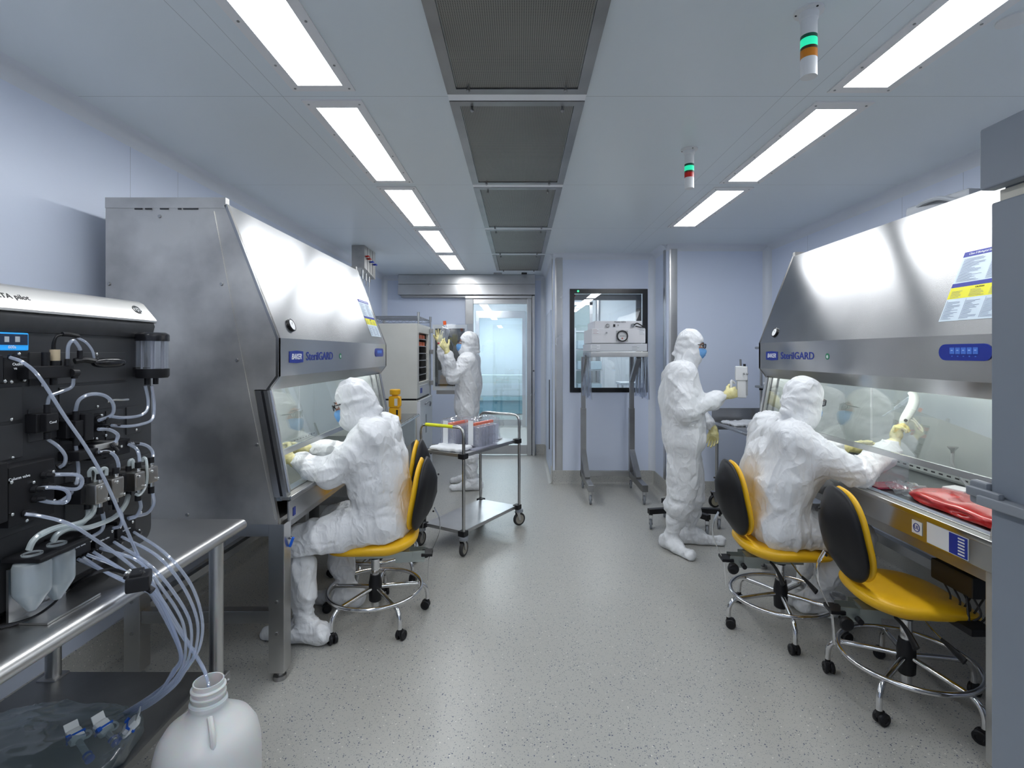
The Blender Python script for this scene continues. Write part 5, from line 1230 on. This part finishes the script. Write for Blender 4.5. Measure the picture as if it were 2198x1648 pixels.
# ================================================================== BLACK WHEELED BASE BEHIND THE STANDING PERSON
bs = thing('rolling_stand', 'black wheeled stand base around the feet of the standing person', 'stand', (1.46,4.66,0))
MB().obox((1.46,4.66,.15), (.10,.10,.05), None, .005).cyl((1.46,4.66,.15), (1.46,4.66,.95), .018).o('pole', BLK, bs)
for (px, py, D) in ((1392,1108,4.60),(1549,1110,4.60),(1522,1136,4.42),(1424,1080,4.95)):
    e = W(px, py, D); e.z = .155; c = Vector((1.46,4.66,.155)); d = e-c; a = math.atan2(d.y, d.x)
    lg = MB().obox((c+e)/2, (d.length,.05,.045), Matrix.Rotation(a,3,'Z'), .004).o('leg', BLK, bs)
    q = c+d*.93; caster(bs, q.x, q.y, .045, R(75), .13, GRP, BLK, .022)
# ================================================================== REAR RIGHT TABLE AND OVERSHELF
rt = thing('side_table', 'stainless wheeled table between the standing person and right cabinet', 'table', (2.3,4.7,0))
MB().box(1.985,2.70,4.0,5.28,.845,.872,.003).tube([(1.972,4.0,.858),(1.972,4.6,.858),(1.972,5.28,.858)], .015, 12).o('table_top', STY, rt)
MB().box(1.97,2.70,5.285,5.30,.78,1.0,.003).o('end_panel', STX, rt)
for (x, y) in ((2.0,5.24),(2.0,4.05),(2.66,5.24),(2.66,4.05)):
    MB().cyl((x,y,.14), (x,y,.845), .017, seg=16).o('leg', STZ, rt)
    caster(rt, x-.02, y, .066, R(10), .16, BLK, mat('tan_wheel', (.35,.32,.24), .5), .034)
MB().cyl((2.0,5.24,.27), (2.66,5.24,.27), .012, seg=12).o('stretcher', STD, rt)
MB().cyl((2.0,4.05,.27), (2.66,4.05,.27), .012, seg=12).o('stretcher', STD, rt)
os_ = thing('overshelf', 'grey two tier overshelf standing on the table beside right cabinet', 'shelf', (2.5,4.8,.872))
for (x, y) in ((2.43,5.20),(2.43,4.35),(2.64,5.20),(2.64,4.35)):
    MB().cyl((x,y,.874), (x,y,1.66), .0125, seg=12).o('post', STZ, os_)
for z in (1.225, 1.615): MB().box(2.38,2.68,4.30,5.24,z-.012,z+.012,.01).o('shelf', GRP, os_); 
for (x, y) in ((2.43,5.20),(2.43,4.35)):
    MB().cyl((x,y,1.19), (x,y,1.21), .018).cyl((x,y,1.58), (x,y,1.60), .018).o('collar', BLK, os_)
for i, (x, y, z, lb_) in enumerate(((2.52,5.05,1.2385,'lowest white sheet pack on the lower overshelf'),)):
    for k in range(3): tag(MB().obox((x, y-.12, z+.006+k*.0125), (.22,.30,.0115), Matrix.Rotation(.08*k,3,'Z'), .002).o('sheet_pack', PAP), ('lowest','middle','topmost')[k]+' white pad in the stack on the lower overshelf', 'pad', 'pads on the overshelf')
for i, (x, y, sx, sy, rz, lb_) in enumerate(((2.18,5.0,.36,.28,.2,'flat white bag at far end of the side table'),(2.25,4.55,.42,.34,-.2,'wide clear-wrapped white bag in middle of the side table'))):
    packet((x,y,.873), sx, sy, .022, rz, lb_, glassy('wrapped_white', (.9,.92,.96), .12, .08, dens=.6, dcol=(.72,.75,.82)) if i else PAP, 'wrapped_bag', 'bag', .006)
# ================================================================== GREY UPRIGHT UNIT AT THE RIGHT EDGE
fr = thing('upright_freezer', 'tall grey cabinet cut by the right edge of the picture', 'freezer', (1.75,1.0,0))
FG = noise_mat('freezer_grey', (.22,.25,.295), (.235,.265,.31), 2, .4)
MB().box(1.285,2.15,.15,1.37,.08,2.155,.004).o('body', FG, fr)
dl = MB().box(1.262,1.283,.15,1.385,.10,1.965,.006).o('lower_door', FG, fr)
MB().box(1.240,1.283,.15,1.395,2.0,2.165,.006).o('upper_cover', FG, fr)
MB().box(1.283,2.15,.15,1.38,1.967,1.998).o('pale_gap', mat('pale_gasket', (.75,.72,.62), .5), fr)  # pale strip between the lower door and the upper cover
MB().box(1.252,1.262,1.18,1.26,1.972,1.995).o('cover_catch', BLK, fr)
MB().box(1.225,1.262,1.05,1.39,1.158,1.185,.005).o('latch_arm', GRP, dl)
hz = MB(); hz.box(1.25,1.275,1.385,1.44,1.150,1.215,.008).box(1.232,1.25,1.33,1.43,1.175,1.20,.005).o('latch', mat('latch_grey', (.22,.24,.27), .35), dl)
for z in (.0,):
    for (x, y) in ((1.35,.22),(1.35,1.30),(2.08,.22),(2.08,1.30)): MB().cyl((x,y,0), (x,y,.08), .025).o('foot', BLK, fr)
tag(MB().obox((2.28,2.75,2.275+.06), (.16,.38,.10), Matrix.Rotation(.1,3,'Z'), .02).tube([(2.2,2.60,2.33),(2.18,2.7,2.37),(2.2,2.85,2.37),(2.25,2.92,2.33)], .012, 8).o('motor_cover', GRP), 'dark grey box lying on top of the right cabinet', 'box')
# ================================================================== PEOPLE
SKIN = mat('skin', (.58,.32,.25), .5, sss=.15); GLOVE = noise_mat('latex_glove', (.74,.66,.28), (.80,.74,.40), 20, .42, bump=.15)
MASK = mat('blue_mask', (.16,.38,.72), .7); LNS = glassy('spectacle_lens', (.80,.82,.85), .02, .08, dens=.12, dcol=(.3,.3,.35))
EYEW = mat('eye_white', (.75,.73,.70), .3); IRIS = mat('iris', (.05,.035,.03), .2)
V = Vector
def hand(par, wr, d, n, side, curls, thumb, el, name='glove', m=None, spread=.10):
    """wr wrist, d direction to the knuckles, n palm normal (fingers curl towards n), side +1/-1 puts the thumb"""
    d = d.normalized(); n = (n-d*n.dot(d)).normalized(); l = d.cross(n)*side      # l points to the thumb side
    s = SDF(.0040, .009)
    kn = []
    for i in range(4):
        off = .030-.020*i; b = wr+l*off*.6+d*.018; k = wr+l*off+d*(.090-.004*abs(i-1)); kn.append(k)
        s.cone(b, k, .0155, .0125)
    s.ell(wr+d*.05+n*.004, (.03,.03,.03), None, '+', .02)
    L = [.070,.078,.072,.056]
    for i in range(4):
        p = kn[i]; a = 0; rad = .0102-.0008*i
        dd = (d+l*(spread*(1.5-i))).normalized()
        for j, fr in enumerate((.45,.31,.24)):
            a += R(curls[i][j]); q = p+(dd*math.cos(a)+n*math.sin(a))*L[i]*fr; s.cone(p, q, rad, rad*.90, k=.004); p = q; rad *= .90
    t0 = wr+l*.024+d*.028+n*.004; td = (d*thumb[0]+l*thumb[1]+n*thumb[2]).normalized(); t1 = t0+td*.042
    td2 = (td+(d*.5-l*.35+n*.2)*thumb[3]).normalized(); t2 = t1+td2*.030; t3 = t2+(td2+(n*.3-l*.2)*thumb[3]).normalized()*.024
    s.cone(t0, t1, .016, .0125).cone(t1, t2, .0122, .0108, k=.004).cone(t2, t3, .0108, .0090, k=.004)
    e = (el-wr).normalized(); s.cone(wr-d*.0+V((0,0,0)), wr+e*.03, .027, .034, k=.015).cone(wr+e*.03, wr+e*.085, .036, .045, k=.012).cone(wr+e*.080, wr+e*.088, .047, .047, k=.003)
    return s.o(name, m or GLOVE, par, disp=wrinkle(.0014, 4, 4.0))
def head(par, c, f, tilt=0.0, hood_k=0):
    f = f.normalized(); r = f.cross(V((0,0,1))).normalized(); u = r.cross(f); M3 = np.array([list(r), list(f), list(u)]).T
    P = lambda a, b, d: c+r*a+f*b+u*d
    return f, r, u, M3, P
def person(label, pose, J, coat_seed=1, glasses=True, lean=None):
    root = thing('person', label, 'person', (J['pelvis'].x, J['pelvis'].y, 0))
    c, f = J['head'], J['face']; f, r, u, M3, P_ = head(root, c, f); hs = J.get('hs', 1.0); P = lambda a, b, d: P_(a*hs, b*hs, d*hs)
    ch_, pv = J['chest'], J['pelvis']
    # ---- body, one continuous surface under the clothes
    b = SDF(.0075, .018)
    b.ell(P(0,-.012,.022), (.074*hs,.094*hs,.098*hs), M3).ell(P(0,.022,-.035), (.058*hs,.070*hs,.082*hs), M3).cone(P(0,.050,-.092), P(0,.030,-.06), .028, .035)
    b.cone(P(0,.088,.012), P(0,.108,-.022), .008, .013, k=.010).ell(P(0,.103,-.026), (.017*hs,.012*hs,.010*hs), M3, k=.008)
    b.cone(P(-.030,.083,.030), P(.030,.083,.030), .010, k=.014).ell(P(.030,.094,.014), (.016*hs,.010*hs,.010*hs), M3, '-', .010).ell(P(-.030,.094,.014), (.016*hs,.010*hs,.010*hs), M3, '-', .010)
    b.cone(P(-.018,.086,-.058), P(.018,.086,-.058), .0085, k=.006).ell(P(.066,-.005,-.005), (.010*hs,.018*hs,.030*hs), M3).ell(P(-.066,-.005,-.005), (.010*hs,.018*hs,.030*hs), M3)
    b.cone(P(0,-.015,-.06), ch_+V((0,0,.14)), .055, .060)
    sh, hp = (J['shR']+J['shL'])/2, (J['hipR']+J['hipL'])/2
    b.cone(J['shR']*.85+sh*.15, J['shL']*.85+sh*.15, .05).cone(ch_, pv, .115, .11).cone(sh, ch_, .07, .10)
    for s_ in 'RL':
        b.cone(J['sh'+s_], J['el'+s_], .042, .034).cone(J['el'+s_], J['wr'+s_], .032, .022).cone(J['hip'+s_], J['kn'+s_], .075, .05).cone(J['kn'+s_], J['an'+s_], .048, .034)
        t = J['toe'+s_]; a = J['an'+s_]; b.cone(V((a.x,a.y,max(.045,a.z-.05))), V((t.x,t.y,max(.035,t.z))), .034, .026)
    bo = b.o('body', SKIN, root)
    for s_ in (-1, 1):
        e = MB().sph(P(.030*s_,.081,.014), .0125, 12).o('eye', EYEW, bo); MB().sph(P(.030*s_,.0905,.013), .0055, 10).o('iris', IRIS, bo)
        MB().tube([P(.016*s_,.092,.034), P(.032*s_,.091,.039), P(.048*s_,.080,.034)], .0035, 6).o('eyebrow', mat('brow', (.06,.04,.03), .7), bo)
    # ---- mask and glasses
    mk = SDF(.005, .008); mk.ell(P(0,.036,-.050), (.067*hs,.082*hs,.066*hs), M3).ell(P(0,.100,-.03), (.022*hs,.022*hs,.020*hs), M3, k=.02)
    mk.box(P(0,.12,-.060), (.066*hs,.085*hs,.052*hs), M3, .01, '&'); mk.ell(P(0,.0,-.04), (.055*hs,.078*hs,.10*hs), M3, '-', 0)
    mko = mk.o('face_mask', MASK, root)
    mb = MB()
    for z in (-.045,-.065): mb.tube([P(-.055,.085,z), P(0,.121,z-.002), P(.055,.085,z)], .0012, 5)
    mb.o('mask_pleat', mat('mask_pleat', (.12,.30,.62), .7), mko)
    if glasses:
        g = MB()
        for s_ in (-1, 1):
            g.tube([P(.008*s_,.112,.022), P(.030*s_,.110,.030), P(.055*s_,.098,.026), P(.062*s_,.090,.012), P(.052*s_,.098,-.002), P(.030*s_,.108,-.006), P(.012*s_,.112,.004)], .0026, 6, 4, closed=True)
            g.tube([P(.062*s_,.090,.020), P(.078*s_,.04,.018), P(.082*s_,-.02,.010)], .0030, 6)
        g.cyl(P(-.008,.112,.020), P(.008,.112,.020), .0026, seg=6); go = g.o('safety_glasses', BLKG, root)
        for s_ in (-1, 1): MB().obox(P(.034*s_,.106,.012), (.050,.0015,.032), Matrix([list(v) for v in (r, f, u)]).transposed() @ Matrix.Rotation(-.22*s_, 3, 'Z'), .0005).o('lens', LNS, go)
    # ---- hood
    h = SDF(.0085, .03)
    h.ell(P(0,-.018,.022), (.094*hs,.114*hs,.126*hs), M3).ell(P(0,.018,-.068), (.080*hs,.084*hs,.085*hs), M3).ell(P(0,-.10,-.03), (.05*hs,.045*hs,.06*hs), M3)
    h.cone(P(0,-.02,-.10), ch_+V((0,0,.15)), .088, .105).ell(P(0,-.125,-.075), (.03,.035,.022), M3, k=.015)
    h.ell(P(0,.132,-.004), (.112*hs,.082*hs,.074*hs), M3, '-', .006)
    w1 = folds(.0065, coat_seed, [(P(0,-.02,-.10), 0)], .12); gp = P(0,-.12,.0)
    def hw(p):      # folds run together at the tie on the back of the head
        q = p-gp; a = math.atan2(q.dot(u), q.dot(r)); dd = q.length
        return w1(p)+.0045*math.sin(a*9+2*mnoise.noise(p*20))*max(0, 1-abs(dd-.10)/.12)
    h.o('hood', TYV, root, disp=hw)
    # ---- coverall
    s = SDF(.0105, .05); sc = J.get('bulk', 1.0)
    for s_ in 'RL':
        S, H = J['sh'+s_], J['hip'+s_]; S2 = S*.72+sh*.28; mid = (S2+H)/2+J.get('belly', V((0,0,0)))
        s.cone(S2, mid, .100*sc, .135*sc).cone(mid, H, .135*sc, .135*sc)
        E, Wr, K, A = J['el'+s_], J['wr'+s_], J['kn'+s_], J['an'+s_]
        dn = V((0,0,-.014)); s.cone(S, E+dn, .084*sc, .080*sc, k=.07).cone(S+(E-S)*.42+dn*2, mid, .060, .10, k=.07).cone(E+dn, Wr+(E-Wr).normalized()*.055, .080*sc, .050, k=.02)
        s.cone(Wr+(E-Wr).normalized()*.125+dn, Wr+(E-Wr).normalized()*.08, .074, .058, k=.02)
        s.cone(H, K, .125*sc, .100*sc, k=.04); kb = K+(A-K)*.34
        s.cone(K, kb, .100*sc, .092*sc, k=.02).ell(K+(A-K)*.26, (.112*sc,.112*sc,.072), None, k=.03)
    s.cone(J['shR']*.8+sh*.2, J['shL']*.8+sh*.2, .092, k=.07).cone(J['shR']*.6+sh*.4+(pv-sh)*.25, J['shL']*.6+sh*.4+(pv-sh)*.25, .125, k=.07).cone(ch_, pv, .150*sc, .155*sc)
    if 'seat' in J: s.box((pv.x, pv.y, J['seat']-.30), (.6,.6,.30), None, 0, '-', .02)
    js = [(J[k_], 0) for k_ in ('elR','elL','wrR','wrL')]+[(J['kn'+k_]+(J['an'+k_]-J['kn'+k_])*.2, 0) for k_ in 'RL']
    cw = folds(.0125, coat_seed+3, js)
    s.o('coverall', TYV, root, disp=cw, relax=3)
    # ---- shoe covers
    for s_ in 'RL':
        K, A, T_ = J['kn'+s_], J['an'+s_], J['toe'+s_]; q = SDF(.009, .022); top = K+(A-K)*.30
        hl = J.get('heel'+s_) or (A-(T_-A)*.28); hl = V((hl.x, hl.y, max(.052, A.z-.06))); tz = V((T_.x, T_.y, max(.036, T_.z)))
        q.cone(top, K+(A-K)*.62, .078, .072).cone(K+(A-K)*.62, A+(K-A)*.05, .070, .050).cone(A, hl, .054, .052).cone(hl, tz, .056, .040, k=.035).cone(A, (hl+tz)/2, .052, .050)
        q.ell((hl*.55+tz*.45)+V((0,0,.014)), (.070,.070,.045), None)
        q.box((A.x,A.y,-.297), (.6,.6,.30), None, 0, '-', .004)
        q.o('shoe_cover', TYV, root, disp=lambda p, w=folds(.015, coat_seed+ord(s_), [(A, 0)], .16): w(p)*min(1, max(0, (p.z-.01)/.04)))
    # ---- gloves
    for s_ in 'RL':
        if 'hand'+s_ in J:
            d, n, sd, cu_, th = J['hand'+s_]; hand(root, J['wr'+s_], d, n, sd, cu_, th, J['el'+s_])
    return root
GRIP = [(55,60,35),(60,62,35),(62,65,35),(65,65,35)]; RELX = [(14,22,14),(18,26,16),(22,28,18),(26,30,20)]; HOLD = [(25,32,18),(28,36,20),(32,36,20),(36,36,20)]
# standing person by the side table, facing right with the particle counter
B = dict(head=V((1.36,4.08,1.615)), face=V((.92,-.36,-.10)), chest=V((1.27,4.10,1.22)), pelvis=V((1.305,4.09,.90)), belly=V((.01,0,.01)),
  shR=V((1.245,3.93,1.385)), shL=V((1.30,4.27,1.385)), elR=V((1.235,3.85,1.135)), elL=V((1.44,4.40,1.12)), wrR=W(1556,848,3.97), wrL=V((1.615,4.30,.935)),
  hipR=V((1.275,3.99,.90)), hipL=V((1.335,4.19,.90)), knR=V((1.265,4.03,.47)), knL=V((1.40,4.22,.47)), anR=V((1.205,4.11,.10)), anL=V((1.40,4.25,.10)),
  toeR=V((1.29,3.90,.03)), toeL=V((1.635,4.20,.03)), bulk=1.06, hs=.92,
  handR=(V((.93,.05,.25)), V((.25,.95,0)), 1, GRIP, (.5,.5,.5,.6)), handL=(V((.02,-.02,-1)), V((-.5,-.6,0)), 1, RELX, (.8,.35,.3,.3)))
person('person in white coverall standing and holding a white box-shaped counter', 0, B, 1)
# the counter held in the right hand
pc = thing('particle_counter', 'white handheld particle counter held by the person standing at right', 'instrument', W(1592,818,4.0))
c = W(1592,802,4.0); M3 = Matrix.Rotation(-.35, 3, 'Z')
MB().obox(W(1591,801,4.02), (.088,.10,.11), M3, .010).obox(W(1592,834,4.02), (.070,.075,.14), M3, .010).o('housing', WHP, pc)
MB().obox(W(1603,822,3.975), (.014,.006,.19), M3, .002).sph(W(1597,802,3.955), .008, 8).sph(W(1604,802,3.955), .008, 8).o('side_panel', mat('panel_grey', (.35,.36,.38), .4), pc)
MB().cyl(W(1590,785,4.02), W(1589,771,4.02), .0075).o('air_inlet', STD, pc)
MB().cyl(W(1598,786,4.0), W(1598,781,4.0), .010).o('black_knob', BLK, pc)
MB().tube([W(1577,822,4.0), W(1570,818,3.99), W(1571,845,3.99), W(1580,848,4.0)], .009, 8).o('grip', WHP, pc)
# person at the incubator with both arms raised
A_ = dict(head=V((-.60,5.95,1.665)), face=V((-.97,-.05,.12)), chest=V((-.575,5.95,1.28)), pelvis=V((-.60,5.97,.95)), belly=V((.0,0,.01)), bulk=.92,
  shR=V((-.57,6.11,1.455)), shL=V((-.58,5.79,1.455)), elR=W(962,795,6.05), elL=W(972,808,5.70), wrR=W(945,737,5.95), wrL=W(960,752,5.66),
  hipR=V((-.60,6.06,.94)), hipL=V((-.60,5.87,.94)), knR=V((-.60,6.12,.49)), knL=V((-.585,5.86,.49)), anR=V((-.57,6.20,.10)), anL=V((-.535,5.90,.10)),
  toeR=V((-.80,6.20,.03)), toeL=V((-.755,5.86,.03)),
  handR=(V((-.10,-.05,1)), V((.5,-.85,0)), -1, [(4,10,8),(6,12,8),(8,14,10),(12,14,10)], (.7,.6,.2,.2)), handL=(V((-.55,0,.8)), V((.2,.9,.1)), -1, HOLD, (.5,.5,.5,.5)))
person('person in white coverall raising both arms with a clear flask beside incubator', 0, A_, 5)
fk = thing('held_flask', 'clear flask with orange cap held up by the person at incubator', 'flask', W(953,715,5.80))
a, b_ = W(948,738,5.82), W(957,703,5.82); d = (b_-a).normalized(); M3 = Matrix((frame_to(d))).transposed()
MB().obox((a+b_)/2, (.05,.10,(b_-a).length), M3, .012).cyl(b_, W(955,697,5.80), .016).o('flask_body', GLC, fk)
MB().cyl(W(955,697,5.80), W(954,689,5.80), .018, seg=16).o('cap', ORC, fk)
MB().obox(a, (.045,.09,.02), M3, .008).o('red_liquid', mat('flask_red', (.6,.03,.06), .2), fk)
# seated person at left cabinet
C_ = dict(head=V((-.965,3.00,1.268)), face=V((-.95,.02,-.30)), chest=V((-.80,3.04,.93)), pelvis=V((-.775,3.05,.60)), belly=V((-.02,0,0)), seat=.475,
  shL=V((-.825,2.865,1.09)), shR=V((-.85,3.23,1.09)), elL=V((-1.03,2.79,.925)), elR=V((-1.06,3.30,.94)), wrL=V((-1.245,2.82,.985)), wrR=V((-1.32,3.18,.97)),
  hipL=V((-.80,2.945,.60)), hipR=V((-.80,3.155,.60)), knL=V((-1.20,2.81,.535)), knR=V((-1.13,3.17,.53)), anL=V((-1.165,2.80,.12)), anR=V((-1.07,3.20,.12)),
  heelL=V((-1.07,2.78,.05)), toeL=V((-1.385,2.83,.03)), toeR=V((-1.28,3.23,.03)), bulk=.98,
  handL=(V((-.9,.15,.35)), V((.1,.9,-.3)), -1, HOLD, (.5,.5,.5,.4)), handR=(V((-.95,-.1,.1)), V((0,-.9,-.3)), 1, HOLD, (.5,.5,.5,.4)))
person('person in white coverall seated on yellow chair working in left cabinet', 0, C_, 8)
# seated person at right cabinet
D_ = dict(head=V((1.60,2.96,1.285)), face=V((.93,.34,-.18)), chest=V((1.475,3.0,.94)), pelvis=V((1.45,2.98,.60)), belly=V((.0,0,0)), seat=.475,
  shR=V((1.475,2.80,1.085)), shL=V((1.50,3.20,1.09)), elR=V((1.735,2.655,.955)), elL=V((1.78,3.27,.95)), wrR=W(1920,952,2.78), wrL=V((2.02,3.17,.985)),
  hipR=V((1.46,2.87,.60)), hipL=V((1.46,3.10,.60)), knR=V((1.86,2.88,.535)), knL=V((1.86,3.16,.535)), anR=V((1.70,2.97,.20)), anL=V((1.76,3.20,.13)),
  toeR=V((2.0,3.03,.045)), toeL=V((2.0,3.24,.03)), bulk=1.0,
  handR=(V((.12,.02,1)), V((.85,-.45,0)), 1, GRIP, (.6,.5,.4,.6)), handL=(V((.95,-.1,.05)), V((0,-.9,-.3)), -1, HOLD, (.5,.5,.5,.4)))
for k_ in ('head','chest','pelvis','shR','shL'): D_[k_] = D_[k_]+V((.03,0,0))
person('person in white coverall seated with back to camera at right cabinet', 0, D_, 12)
# white pipetting tool in the raised right hand
pt = thing('pipette_gun', 'white pistol-shaped pipette filler held inside the right cabinet', 'pipette filler', W(1945,900,2.82))
PW = mat('tool_white', (.86,.88,.82), .3)
MB().tube([W(1936,922,2.80), W(1942,900,2.80), W(1954,880,2.81), W(1962,862,2.82), W(1960,848,2.83), W(1952,850,2.84)], lambda t: .019+.006*math.sin(t*3.1), 14, 6).o('tool_body', PW, pt)
MB().tube([W(1940,905,2.80), W(1958,902,2.79), W(1975,922,2.78), W(1980,926,2.78), W(1977,917,2.78), W(1960,897,2.79)], .0045, 8, 6).o('stand_loop', PW, pt)
MB().cyl(W(1956,850,2.83), W(1922,876,2.90), .0085).cyl(W(1922,876,2.90), W(1895,893,2.96), .004).o('pipette_tip', GLC, pt)
MB().cyl(W(1945,902,2.785), W(1944,902,2.775), .008).o('button', BLK, pt)
